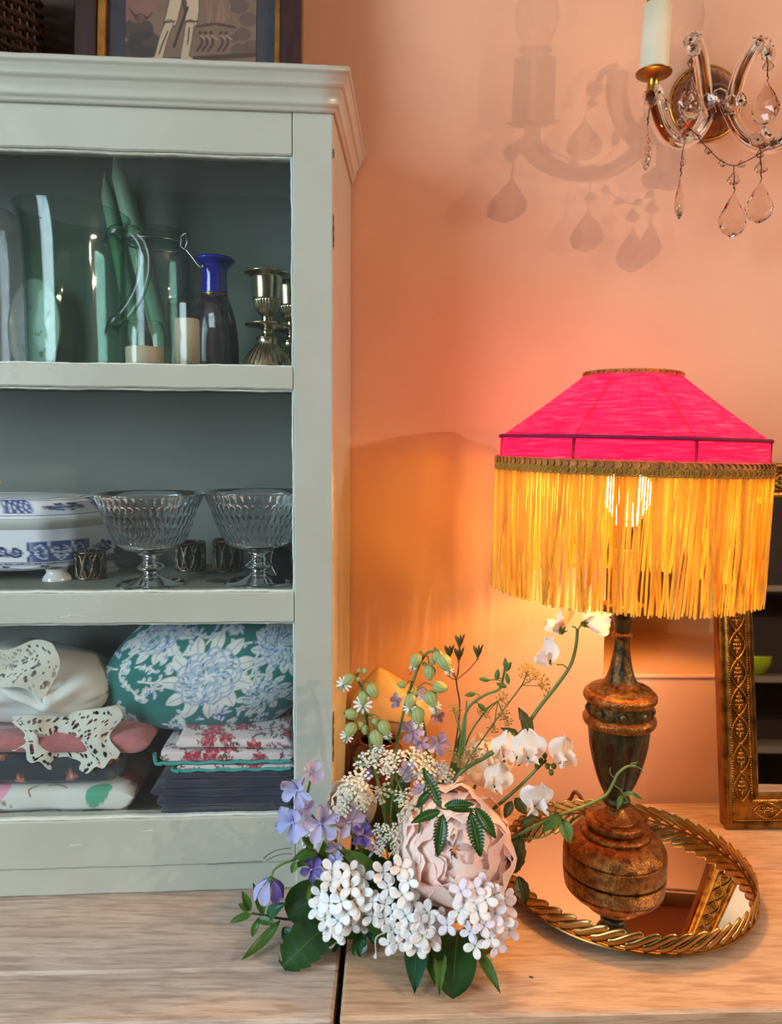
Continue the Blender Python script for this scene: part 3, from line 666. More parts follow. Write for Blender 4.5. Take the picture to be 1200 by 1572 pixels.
# ---------------------------------------------------------------- middle shelf
g_cut = solid_glass('cut_crystal', (.94, .96, 1.0), 1.5)
def goblet(cx, fy, lab):
    y = PZ(cx, fy, Z2)[1]
    rows = [(51, fy), (51.5, fy - 1.2), (46, fy - 4), (28, fy - 8), (16, fy - 12), (12, fy - 17), (14, fy - 20), (20.5, fy - 25), (20.5, fy - 28), (14, fy - 33), (12.5, fy - 38), (14, fy - 42), (20, fy - 47), (20, fy - 49.5), (12, fy - 53)]
    c, pr = pxprof(cx, y, rows); pr[:, 1] -= pr[0, 1] - Z2; 
    t = thing('cut_glass_goblet', lab, 'goblet', (c[0], y, Z2), 'cut glass goblets on the middle shelf')
    d = dep(cx, fy, y)
    p = catmull(pr, 5); mk('stem_and_foot', lathe(np.vstack([[(0, Z2)], p, [(0, p[-1, 1])]]), 48, c, caps=False), g_cut, t)
    z0 = pr[-1, 1] + .0004; k = d / FPX; H = 86 * k
    out = [(20 * k, z0), (40 * k, z0 + .001), (47 * k, z0 + .004)]; ins = []
    bands = 5; nf = 44
    for b in range(bands):
        lo = .05 + .95 * b / bands; hi = .05 + .95 * (b + 1) / bands
        for u in np.linspace(.02, .98, 7):
            w = lo + (hi - lo) * u; out.append(((48 + 34 * w) * k, z0 + .004 + (H - .004) * w))
    out = arr(out)
    def facet(a, z):
        w = (z - z0 - .004) / (H - .004); b = np.floor(np.clip((w - .05) / .95 * bands, 0, bands - .01)); fq = (w - .05) / .95 * bands - b
        on = ((w > .05) & (w < .995)).astype(float); env = np.sin(pi * np.clip(fq, 0, 1)) ** .6
        return 1 - .030 * on * env * (np.abs(np.cos((a + b * pi / nf) * nf / 2)) ** 2) 
    # outer facetted skin joined with the plain inside
    inner = [((82 - 4.2) * k, z0 + H - .0002), (66 * k, z0 + H * .5), (48 * k, z0 + H * .10), (35 * k, z0 + .007), (0, z0 + .006)]
    ip = catmull(inner, 5)
    allp = np.vstack([[(0, z0)], out, [(81 * k, z0 + H + .0006)], ip]); nO = len(out) + 1
    def rm(a, z):
        m = facet(a, z) * np.ones((len(allp), a.shape[1])); m[nO:] = 1; return m
    mk('bowl', lathe(allp, nf * 6, c, rm, caps=False), g_cut, t)
goblet(232, 897, 'cut glass goblet in the middle of the shelf beside the tureen')
goblet(397, 894, 'cut glass goblet at the right end beside the cabinet stile')
m_pierce = M('pierced_silver', rgb(150, 132, 104), .3, 1.0, col2=rgb(92, 76, 60), cscale=60)
def napkin_ring(px, py, y, r, h, lab, lying=False):
    p = PY(px, py, y); c = arr((p[0], y, Z2)); t = thing('napkin_ring', lab, 'napkin ring', c, 'pierced silver napkin rings')
    g = G(); n = 40; A = np.linspace(0, 2 * pi, n, endpoint=False)
    def T(pts):
        v = arr(pts)
        if lying: v = np.stack([v[:, 2] - h / 2, v[:, 1], v[:, 0] + r], 1); v = v @ np.array([[cos(.9), -sin(.9), 0], [sin(.9), cos(.9), 0], [0, 0, 1]]).T
        return v + c
    for z, rr in ((.0015, .0015), (h - .0015, .0015)): mk('rim_band', tube(T([(r * cos(a), r * sin(a), z) for a in A]), rr, 6, True), m_pierce, t)
    g = G()
    for k in range(9):
        a0 = 2 * pi * k / 9
        for s in (-1, 1): g.add(tube(T([(r * cos(a0 + s * .36 * sin(pi * q)), r * sin(a0 + s * .36 * sin(pi * q)), .001 + (h - .002) * q) for q in np.linspace(0, 1, 9)]), .0012, 5))
        for q0 in (.28, .72):
            for s in (-1, 1): g.add(tube(T([(r * cos(a0 + .35 + s * .16 * sin(pi * q)), r * sin(a0 + .35 + s * .16 * sin(pi * q)), h * (q0 - .2 + .4 * q)) for q in np.linspace(0, 1, 6)]), .0009, 5))
    mk('pierced_band', g, m_pierce, t, kind='stuff')
    mk('liner', lathe([(r - .003, .001), (r - .003, h - .001), (r - .0036, h - .001), (r - .0036, .001)], 32, caps=False) if False else (T(lathe([(r - .003, .001), (r - .003, h - .001), (r - .0036, h - .001), (r - .0036, .001)], 32, caps=False)[0]), lathe([(r - .003, .001), (r - .003, h - .001), (r - .0036, h - .001), (r - .0036, .001)], 32, caps=False)[1]), M('ring_liner', rgb(40, 32, 28), .5), t)
napkin_ring(139, 866, .872, .0165, .033, 'pierced silver napkin ring between the tureen and the first goblet')
napkin_ring(292, 840, .935, .0180, .036, 'dark pierced napkin ring at the back between the two goblets')
napkin_ring(350, 842, .930, .0180, .040, 'pierced napkin ring behind the left side of the right hand goblet')
napkin_ring(447, 858, .890, .0200, .030, 'pierced napkin ring lying on its side beyond the right hand goblet', True)
c = PZ(288, 874, Z2); mk('brass_bead', lathe(catmull([(0.0008, 0), (.004, .0008), (.0056, .004), (.004, .0072), (.0022, .008), (.0022, .010), (.0008, .010)], 4), 20, (c[0], c[1], Z2)), m_gold, org=(c[0], c[1], Z2), label='tiny brass bead lying on the shelf between the goblets', cat='bead')
m_petal_dry = M('dried_petal', rgb(70, 58, 50), .7)
for px, py, a, lab in ((318, 880, .1, 'dark dried petal on the shelf, the one farther back'), (334, 893, .0, 'dark dried petal on the shelf beside the right goblet foot')):
    p = PZ(px, py, Z2 + .0004); n = 14
    P = np.zeros((n, 5, 3))
    for i in range(n):
        u = i / (n - 1); w = .008 * max(sin(pi * u), .02)
        for j in range(5): q = (j - 2) / 2.; P[i, j] = (p[0] + (u - .5) * .026, p[1] + w * q, Z2 + .0006 + .0012 * q * q + .001 * sin(3 * u))
    mk('dried_petal', surf(P), m_petal_dry, org=p, label=lab, cat='petal')
p = catmull([PZ(92, 886, Z2 + .001), PZ(150, 874, Z2 + .004), PZ(200, 866, Z2 + .012), PZ(250, 852, Z2 + .010), PZ(300, 846, Z2 + .002)], 8)
mk('fine_wire', tube(p, .00035, 5), m_steel, org=p[0], label='fine curved wire lying on the shelf in front of the napkin rings', cat='wire')
# --- blue and white tureen
def tureen():
    cv = Canvas(900, 150, rgb(226, 230, 236)); bl = rgb(34, 50, 104); b2 = rgb(70, 88, 142); wh = rgb(222, 226, 234); rs = random.Random(12)
    W = 900
    cv.line([(0, 112), (W, 112)], 3.4, bl); cv.line([(0, 104), (W, 104)], .9, bl); cv.line([(0, 120), (W, 120)], .9, bl)
    for x in range(4, W, 9): cv.ell(x, 112, 2.6, 2.2, 0, wh); cv.ell(x, 112, 1.1, 1.0, 0, bl)
    for x in range(0, W, 60):
        cv.line([(x, 128), (x + 30, 139), (x + 60, 128)], 1.1, bl)
        for k in range(4): cv.leaf(x, 128, 8, 2.6, k * 1.57 + .6, bl)
    for x0 in range(40, W, 150):
        pts = [(x0 - 44, 34), (x0 - 44, 102), (x0 + 44, 102), (x0 + 44, 34)]
        for yy in range(36, 102, 1): cv.ell(x0, yy, 42, 1.6, 0, b2)
        cv.line([(x0 - 44, 36), (x0 - 44, 60), (x0 - 37, 68), (x0 - 44, 78), (x0 - 44, 102)], 1.6, bl); cv.line([(x0 + 44, 36), (x0 + 44, 60), (x0 + 37, 68), (x0 + 44, 78), (x0 + 44, 102)], 1.6, bl)
        cv.line([(x0 - 16, 36), (x0 - 11, 64), (x0, 100)], 1.3, wh); cv.line([(x0 + 16, 36), (x0 + 11, 64), (x0, 100)], 1.3, wh)
        for sx in (-27, 27):
            cv.line([(x0 + sx, 44), (x0 + sx + 9, 56), (x0 + sx + 4, 76), (x0 + sx - 6, 92), (x0 + sx - 10, 76), (x0 + sx - 6, 56), (x0 + sx, 44)], 1.3, wh)
            cv.rose(x0 + sx, 66, 7, [wh, b2], bl, 6, rs)
        for k in range(3):
            for s in (-1, 1): cv.leaf(x0, 58 + k * 12, 11, 3.2, -1.57 + s * (.9 - .1 * k), wh, bl)
        cv.rose(x0, 52, 6, [wh, b2, wh], bl, 6, rs)
        for k in range(14): a = rs.uniform(0, 6.28); cv.leaf(x0 + 75 + cos(a) * 8, 66 + sin(a) * 7, 15, 4.5, a, bl)
        for dx, dy in ((-9, 2), (8, -3), (2, 8)): cv.rose(x0 + 75 + dx, 64 + dy, 9, [wh, b2, wh], bl, 7, rs)
    lc = Canvas(900, 100, rgb(226, 230, 236))
    for x in range(0, W, 150):
        for yy in range(30, 84): lc.ell(x + 118, yy, 24, 1.5, 0, b2)
        for k in range(5): lc.line([(x + 96 + k * 10, 32), (x + 104 + k * 9, 60), (x + 96 + k * 11, 82)], 1.2, wh)
        for k in range(18): a = rs.uniform(0, 6.28); lc.leaf(x + 45 + cos(a) * 14, 64 + sin(a) * 6, 14, 4, a * .3 + (0 if k % 2 else pi), bl)
        for dx in (-18, -2, 14, 30): lc.rose(x + 40 + dx, 64, 10, [wh, b2, wh, b2], bl, 8, rs)
        lc.line([(x, 28), (x + 30, 14), (x + 75, 26), (x + 120, 14), (x + 150, 28)], 1.5, bl)
    lc.line([(0, 34), (W, 34)], 1.0, bl); lc.line([(0, 92), (W, 92)], 1.3, bl)
    mt = M('transferware', (1, 1, 1), .12, vcol=True, coat=.5); mw = M('tureen_glaze', rgb(206, 206, 200), .15, coat=.5)
    A = PZ(88, 892, Z2); ang = radians(9)
    ex = arr((-cos(ang), -sin(ang), 0)); ey = arr((sin(ang) * -.35 + .25, 1, 0)); ey = unit(arr((.42, .9, 0)))
    Lx, Ly = .235, .105; cc = A + ex * (Lx / 2 - .010) + ey * (Ly / 2 - .006)
    t = thing('tureen', 'blue and white transferware tureen with lid at the left of the middle shelf', 'tureen', (cc[0], cc[1], Z2))
    n = 240
    def ring(hx, hy, z, ch):
        # chamfered rectangle, resampled evenly
        q = [(hx - ch, -hy), (hx, -hy + ch), (hx, hy - ch), (hx - ch, hy), (-hx + ch, hy), (-hx, hy - ch), (-hx, -hy + ch), (-hx + ch, -hy)]
        q = arr(q + [q[0]]); s = np.r_[0, np.cumsum(np.linalg.norm(np.diff(q, axis=0), axis=1))]; u = np.linspace(0, s[-1], n, endpoint=False)
        x = np.interp(u, s, q[:, 0]); y = np.interp(u, s, q[:, 1])
        k = 5; ker = np.ones(k) / k; x = np.convolve(np.r_[x[-k:], x, x[:k]], ker, 'same')[k:-k]; y = np.convolve(np.r_[y[-k:], y, y[:k]], ker, 'same')[k:-k]
        # local x axis points to the left in the picture, local y away
        return np.stack([cc[0] + x * ex[0] + y * ey[0], cc[1] + x * ex[1] + y * ey[1], np.full(n, z)], 1)
    hx, hy = Lx / 2, Ly / 2
    rows = [(.80, .80, .012, 0), (.93, .93, .015, .08), (.99, .99, .021, .25), (1.0, 1.0, .030, .5), (1.0, 1.0, .045, .75), (1.0, 1.0, .060, 1.0)]
    rows = [(a, b, Z2 + z, w) for a, b, z, w in rows]; rr = []
    for (a, b, z, w), (a2, b2, z2, w2) in zip(rows[:-1], rows[1:]):
        for q in np.linspace(0, 1, 14, endpoint=False): rr.append((a + (a2 - a) * q, b + (b2 - b) * q, z + (z2 - z) * q, w + (w2 - w) * q))
    rr.append(rows[-1]); P = np.stack([ring(hx * a, hy * b, z, .020) for a, b, z, w in rr]); u = np.tile(((np.arange(n) / n * 1.0) + .045) % 1, (len(rr), 1)); v = 1 - np.repeat(arr([w for *_, w in rr])[:, None], n, 1)
    vv, f = surf(P, False, True); f.append(tuple(range(n))); mk('body', G().add((vv, f, cv.sample(u, v).reshape(-1, 3))), mt, t)
    fl = [(1.0, .060), (1.05, .0625), (1.11, .067), (1.13, .070), (1.125, .0722), (1.06, .0725), (1.0, .0722), (.9, .0722)]
    P = np.stack([ring(hx * (1 + (a - 1) * .55), hy * a, Z2 + z, .020) for a, z in catmull(fl, 3)]); mk('flange', surf(P, False, True), mw, t)
    ld = [(1.04, .0726, 1), (1.03, .0745, .98), (.97, .080, .80), (.88, .0885, .5), (.80, .0935, .3), (.70, .0955, .12), (.45, .098, .0), (.02, .100, 0)]; rr = []
    for (a, z, w), (a2, z2, w2) in zip(ld[:-1], ld[1:]):
        for q in np.linspace(0, 1, 10, endpoint=False): rr.append((a + (a2 - a) * q, z + (z2 - z) * q, w + (w2 - w) * q))
    P = np.stack([ring(hx * (1 + (a - 1) * .6), hy * a, Z2 + z, .020 * max(a, .1)) for a, z, w in rr]); u = np.tile(((np.arange(n) / n) + .07) % 1, (len(rr), 1)); v = np.repeat(arr([w for *_, w in rr])[:, None], n, 1)
    vv, f = surf(P, False, True); f.append(tuple(range((len(rr) - 1) * n, len(rr) * n))); mk('lid', G().add((vv, f, lc.sample(u, v).reshape(-1, 3))), mt, t)
    kz = Z2 + .100; mk('lid_knob', lathe(catmull([(.004, kz - .001), (.006, kz + .004), (.013, kz + .010), (.012, kz + .015), (.001, kz + .017)], 4), 20, (cc[0], cc[1], 0)), mt if False else mw, t)
    for sx in (-1, 1):
        for sy in (-1, 1):
            q = cc + ex * sx * (hx - .018) + ey * sy * (hy - .016)
            v_, f_ = lathe(catmull([(.017, 0), (.016, .004), (.012, .009), (.013, .014)], 3), 8, (q[0], q[1], Z2 + .0003)); mk('foot', (v_, f_), mw, t)
tureen()
# ---------------------------------------------------------------- bottom shelf: linens
def cloth(name, c, hx, hy, z0, z1, layers, seed, wr=.002, ends=.02, canvas=None, tilt=0.0, sag=0.0, nu=150, nv=90, front=.5, uvs=(1, 1), skew=0.0, yaw=0.06, bow=0.0, lip=1.0):
    # folded cloth: closed skin with one soft roll per visible layer along the front
    U = np.linspace(-1, 1, nu); V = np.linspace(0, 2 * pi, nv, endpoint=False); u, v = np.meshgrid(U, V, indexing='ij')
    rs = np.random.RandomState(seed)
    cy, cz = np.cos(v), np.sin(v); pw = .45
    d = np.sign(cy) * np.abs(cy) ** pw; z = np.sign(cz) * np.abs(cz) ** pw
    e = np.clip((1 - np.abs(u)) / (ends / hx), 0, 1); e = np.sqrt(1 - (1 - e) ** 2) * .94 + .06
    lay = (np.abs(np.sin((z * .5 + .5) * pi * layers + .35 * np.sin(u * 3 + seed) )) ** .6 - .6) * np.clip(-cy, 0, 1) * lip
    h = (z1 - z0) / 2
    n = noise3(np.stack([u * 5 * hx / .1, d * 3, z * 4 * layers * .5], -1), seed, 3)
    n2 = noise3(np.stack([u * 2.2 * hx / .1, d * 1.5, z * 3], -1), seed + 5, 2)
    x = hx * u * (1 + .02 * np.sin(z * 3 * layers + seed)) + skew * z * h
    dd = -1 * hy * d * -1; dd = hy * d * (.97 + .03 * e) + lay * .0045 * -1 * -1 - 0
    y = dd - np.clip(-cy, 0, 1) * (lay * .0055) + wr * n * .6
    zz = h * z * e + wr * n2 + tilt * u * h + bow * (1 - u * u) * h
    ca, sa = cos(yaw), sin(yaw)
    P = np.stack([c[0] + x * ca - y * sa, c[1] + x * sa + y * ca, np.maximum((z0 + z1) / 2 + zz, z0 if layers and wr < .0022 else z0 - .002)], -1)
    vv, f = surf(P, False, True)
    f = f + [tuple(range(nv)), tuple(range((nu - 1) * nv, nu * nv))[::-1]]
    if canvas is None: return vv, f
    q = P[nu // 2][:, 1:]; sg = np.r_[0, np.cumsum(np.linalg.norm(np.diff(q, axis=0), axis=1))]; sg = sg / (sg[-1] + np.linalg.norm(q[-1] - q[0])); uu = np.clip(u * .5 + .5, 0, 1); per = np.tile(sg, (nu, 1))
    return vv, f, canvas.sample(uu, per).reshape(-1, 3)
m_cloth = M('printed_cotton', (1, 1, 1), .85, vcol=True, bump=.15, bscale=900, sheen=.2)
m_navy = M('navy_muslin', rgb(40, 42, 66), .9, col2=rgb(28, 31, 50), cscale=30, bump=.5, bscale=220, bstretch=(.4, 1, 1), sheen=.3)
m_pinkm = M('dusty_pink_muslin', rgb(184, 112, 110), .9, col2=rgb(160, 92, 92), cscale=40, bump=.5, bscale=260, sheen=.3)
m_linen = M('white_linen', rgb(214, 214, 208), .8, bump=.1, bscale=600, sheen=.2)
m_lace = M('crochet_cotton', rgb(206, 202, 188), .9, bump=.4, bscale=700)
m_place = M('pale_pink_lace', rgb(196, 156, 168), .9, bump=.6, bscale=300)
def teal_canvas(w, h, seed, roses):
    tl = rgb(34, 112, 104); wh = rgb(214, 214, 204); bl = rgb(62, 104, 178); lb = rgb(140, 166, 206); cv = Canvas(w, h, tl); rs = random.Random(seed)
    for _ in range(int(w * h / 480)):
        x, y = rs.uniform(0, w), rs.uniform(0, h); a = rs.uniform(0, 6.28)
        if rs.random() < .35:
            pts = [(x, y)]
            for k in range(4): a += rs.uniform(-.7, .7); x += cos(a) * 9; y += sin(a) * 9; pts.append((x, y))
            cv.line(pts, 1.6, wh); 
            for q in pts[1:]: cv.leaf(q[0], q[1], rs.uniform(6, 12), 2.8, a + rs.choice((-1, 1)) * 1.0, wh, bl)
        elif rs.random() < .5:
            n = rs.randint(4, 7)
            for k in range(n): cv.leaf(x, y, rs.uniform(10, 17), 4.4, a + (k - n / 2) * .42, wh, bl)
            for k in range(n): cv.leaf(x, y, 6, 1.6, a + (k - n / 2) * .42, lb)
        else:
            for k in range(3): cv.leaf(x + k * 4, y + k * 3, 14, 3.4, a + k * .5, bl); cv.leaf(x + k * 4, y + k * 3, 12, 2.0, a + k * .5, wh)
    for x, y, R in roses:
        for k in range(11): a = 2 * pi * k / 11; cv.leaf(x + cos(a) * R * .7, y + sin(a) * R * .7, R * .85, R * .22, a + .3, wh, bl)
        cv.rose(x, y, R, [wh, rgb(206, 208, 206), wh, rgb(180, 192, 206), wh, rgb(150, 180, 186), wh], rgb(150, 172, 200), 11, rs)
        for k in range(70): a = rs.uniform(0, 6.28); r = R * rs.uniform(.2, 1.0); cv.line([(x + cos(a) * r, y + sin(a) * r), (x + cos(a + .12) * (r + 5), y + sin(a + .12) * (r + 5))], .7, rs.choice((bl, tl, tl, wh)))
    return cv
def teal_cushion(cx, cy_, y, hw, hh, hd, roses, seed, name, lab, shear=0.0, w=300, h=190, nu=220, nv=150, grp=None, pz=0.0):
    c = PY(cx, cy_, y); k = dep(cx, cy_, y) / FPX; hx, hz = hw * k, hh * k
    cv = teal_canvas(w, h, seed, roses); g = G()
    U, Vv = np.meshgrid(np.linspace(-1, 1, nu), np.linspace(-1, 1, nv), indexing='ij')
    # superellipse outline, puffed
    def side(s):
        X = U * hx; Z = Vv * hz
        r = np.maximum(np.abs(U), np.abs(Vv)); 
        ax = np.sqrt(np.clip(1 - .36 * Vv ** 2, 0, 1)); az = np.sqrt(np.clip(1 - .36 * U ** 2, 0, 1))
        th = np.clip((1 - U ** 2) * (1 - Vv ** 2), 0, 1) ** .38
        x = X * ax * 1.06 + shear * Z; z = Z * az * 1.08
        n = noise3(np.stack([U * 3, Vv * 2.4, np.full_like(U, s)], -1), seed, 3)
        return np.stack([c[0] + x, np.full_like(x, y) - s * hd * th - s * .004 * n * th, c[2] + z + .002 * n * (1 - abs(Vv))], -1)
    P = side(1); col = cv.sample(U * .5 + .5, .5 - Vv * .5); g.add(surf(P, col=col))
    Q = side(-1); v, f = surf(Q); g.add((v, [q[::-1] for q in f], col.reshape(-1, 3)))
    return mk(name, g, m_cloth, org=(c[0], y, c[2] - hz), label=lab, cat='cushion', group=grp)
teal_cushion(325, 1028, .872, 152, 84, .048, [(172, 88, 46), (70, 20, 34), (270, 40, 30), (262, 120, 26)], 5, 'floral_cushion', 'plump teal cushion printed with white and blue roses above the folded tablecloths', .32, 330, 190, 260, 170, 'teal rose print cushions')
teal_cushion(432, 1086, .935, 62, 52, .028, [(60, 40, 26)], 9, 'floral_cushion', 'second teal rose cushion mostly hidden behind the plump one near the stile', .0, 150, 120, 110, 90, 'teal rose print cushions')
# navy stack, seven folded cloths
zk = Z3 + .0006; yN = .868; x0 = PY(232, 1220, .80)[0]; x1 = PY(452, 1220, .80)[0] - .006
for i in range(6):
    h = (.0105, .0095, .012, .0095, .0110, .0095)[i]; rs = random.Random(i + 40); dx = (.002, .004, .000, -.006, .003, .003)[i]
    mk('folded_muslin', cloth('m', ((x0 + x1) / 2 + dx / 2 + .001, yN, 0), (x1 - x0) / 2 - dx / 2 - .001, .064, zk, zk + h, 1, i + 3, .0016, .008, None, rs.uniform(-.1, .1), nu=120, nv=44, lip=.7), m_navy, org=(.5 * (x0 + x1), yN, zk),
       label=('navy folded muslin at the very bottom of the right hand linen stack', 'navy folded muslin second from the bottom of the right stack', 'navy folded muslin third from the bottom of the right stack', 'navy folded muslin fourth from the bottom, its fold sticking out left', 'navy folded muslin fifth from the bottom of the right stack', 'navy folded muslin topmost of the navy ones under the flowered cloths')[i], cat='folded cloth', group='navy folded muslins')
    zk += h - .0003
def red_canvas(seed, w=420, h=760):
    wh = rgb(212, 198, 196); cv = Canvas(w, h, wh); rs = random.Random(seed); rd = rgb(176, 30, 62); pk = rgb(222, 116, 132); gn = rgb(86, 92, 70); br = rgb(92, 64, 66)
    for _ in range(190):
        x, y = rs.uniform(0, w), rs.uniform(0, h); a = rs.uniform(0, 6.28); pts = [(x, y)]
        for k in range(5): a += rs.uniform(-.6, .6); x += cos(a) * 10; y += sin(a) * 7; pts.append((x, y))
        cv.line(pts, 1.2, br)
        for q in pts[1:]: cv.leaf(q[0], q[1], 13, 3.6, a + rs.choice((-.9, .9)), gn if rs.random() < .7 else rd, br)
    for _ in range(46):
        x, y, R = rs.uniform(0, w), rs.uniform(0, h), rs.uniform(17, 27)
        for k in range(8): a = 2 * pi * k / 8; cv.leaf(x, y, R * 1.5, R * .4, a, br); cv.leaf(x, y, R * 1.4, R * .32, a, rd if k % 2 else pk)
        cv.rose(x, y, R * .7, [rd, pk, rd], br, 7, rs)
    return cv
m_edge = M('teal_edging', rgb(58, 150, 142), .8, bump=.3, bscale=400)
zf = zk; labs = ('thin red and white flowered tablecloth lying on the navy stack', 'thicker flowered tablecloth with teal edge, middle of the three', 'flowered tablecloth rolled on top under the teal cushion')
for i, (a, b, h, ly) in enumerate(((262, 452, .0085, 1), (236, 452, .0165, 2), (262, 448, .0150, 1))):
    xa, xb = PY(a, 1140, .80)[0], PY(b, 1140, .80)[0] - .006
    t = thing('flowered_tablecloth', labs[i], 'tablecloth', ((xa + xb) / 2, .868, zf), 'red flowered tablecloths')
    mk('folded_cloth', cloth('m', ((xa + xb) / 2 + .001, .868, 0), (xb - xa) / 2 - .001, .062, zf + .0002, zf + h, ly, 20 + i, .0016, .006, red_canvas(31 + i), (-.15, -.05, -.2)[i], nu=260, nv=110), m_cloth, t)
    if i < 2:
        pts = [(xa - .001 + .0015 * sin(k * 1.3), .868 - .066 + (.002 if i else 0) - (.003 if k < 3 else 0), zf + .003 + (h * .5) * (1 - min(k, 4) / 4.) + (.0006 * sin(k * 2.1) if k > 3 else 0)) for k in range(24)]
        pts = [(xa + (xb - xa) * (max(0, k - 4) / 19.) + (.004 * (1 - cos(k * .8)) if k <= 4 else 0), .868 - .0622 + .06 * ((xa + (xb - xa) * (max(0, k - 4) / 19.)) - (xa + xb) / 2), zf + (h - .002 if k == 0 else .0025 + .0008 * sin(k * 1.7))) for k in range(24)]
        mk('edging', tube(catmull(pts, 3), .0021, 7), m_edge, t)
    zf += h - .0002
# left pile
def xr(px, y=.79): return PY(px, 1180, y)[0]
def misc_canvas(kind, w=420, h=520):
    rs = random.Random(len(kind)); 
    if kind == 'dark':
        cv = Canvas(w, h, rgb(40, 46, 54)); 
        for _ in range(190): x, y, a = rs.uniform(0, w), rs.uniform(0, h), rs.uniform(0, 6.28); cv.leaf(x, y, 18, 5, a, rs.choice((rgb(56, 66, 60), rgb(70, 76, 60), rgb(84, 60, 56))), rgb(34, 40, 44))
        for _ in range(80):
            x, y, R = rs.uniform(0, w), rs.uniform(0, h), rs.uniform(10, 17); c = rs.choice((rgb(186, 110, 84), rgb(170, 84, 84), rgb(150, 92, 96)))
            for k in range(5): a = 2 * pi * k / 5 + x; cv.ell(x + cos(a) * R * .6, y + sin(a) * R * .6, R * .55, R * .36, a, c)
            cv.ell(x, y, R * .25, R * .25, 0, rgb(206, 150, 90))
    else:
        cv = Canvas(w, h, rgb(208, 206, 200))
        for _ in range(34): x, y = rs.uniform(0, w), rs.uniform(0, h); cv.ell(x, y, rs.uniform(20, 38), rs.uniform(16, 30), rs.uniform(0, 3), rs.choice((rgb(84, 160, 132), rgb(92, 166, 140), rgb(186, 86, 96), rgb(214, 150, 170))))
        for _ in range(24): x, y, a = rs.uniform(0, w), rs.uniform(0, h), rs.uniform(0, 6.28); cv.line([(x, y), (x + cos(a) * 20, y + sin(a) * 14), (x + cos(a + .5) * 44, y + sin(a + .5) * 26)], 1.6, rgb(126, 98, 76))
    return cv
xl = xr(-120); 
items = [('patterned_cloth', 172, .0100, 1, 'light', 'white cloth with pink and green print at the bottom of the left linen pile', .862), ('patterned_cloth', 190, .0320, 1, 'light', 'thick white cloth with green spots and a rounded fold, above the bottom one', .862), ('dark_floral_cloth', 172, .0360, 2, 'dark', 'dark cloth with small coral flowers in the left linen pile', .864), ('pink_muslin', 214, .0235, 1, 'pink', 'dusty pink muslin folded over the dark flowered cloth', .868)]
zc = Z3 + .0006
for i, (nm, pxr, h, ly, kd, lab, y) in enumerate(items):
    xb = xr(pxr); cv = misc_canvas(kd) if kd in ('dark', 'light') else None
    mk(nm, cloth('m', ((xl + xb) / 2, y, 0), (xb - xl) / 2 - .0015, .062 + .003 * (i == 3), zc, zc + h, ly, 60 + i * 3, .0019, .018, cv, 0, nu=240, nv=100, lip=1.2), m_cloth if cv else m_pinkm, org=((xl + xb) / 2, y, zc), label=lab, cat='folded cloth')
    zc += h - .0004
# blue striped end and pink lace, tucked at the left edge
xb = xr(42); mk('pink_lace_cloth', cloth('m', ((xl + xb) / 2 + .02, .832, 0), (xb - xl) / 2 - .02, .020, zc - .0225, zc - .002, 2, 77, .0035, .01, nu=120, nv=60), m_place, org=(xl, .83, zc), label='pale pink lacy cloth at the left edge under the white linen', cat='folded cloth')
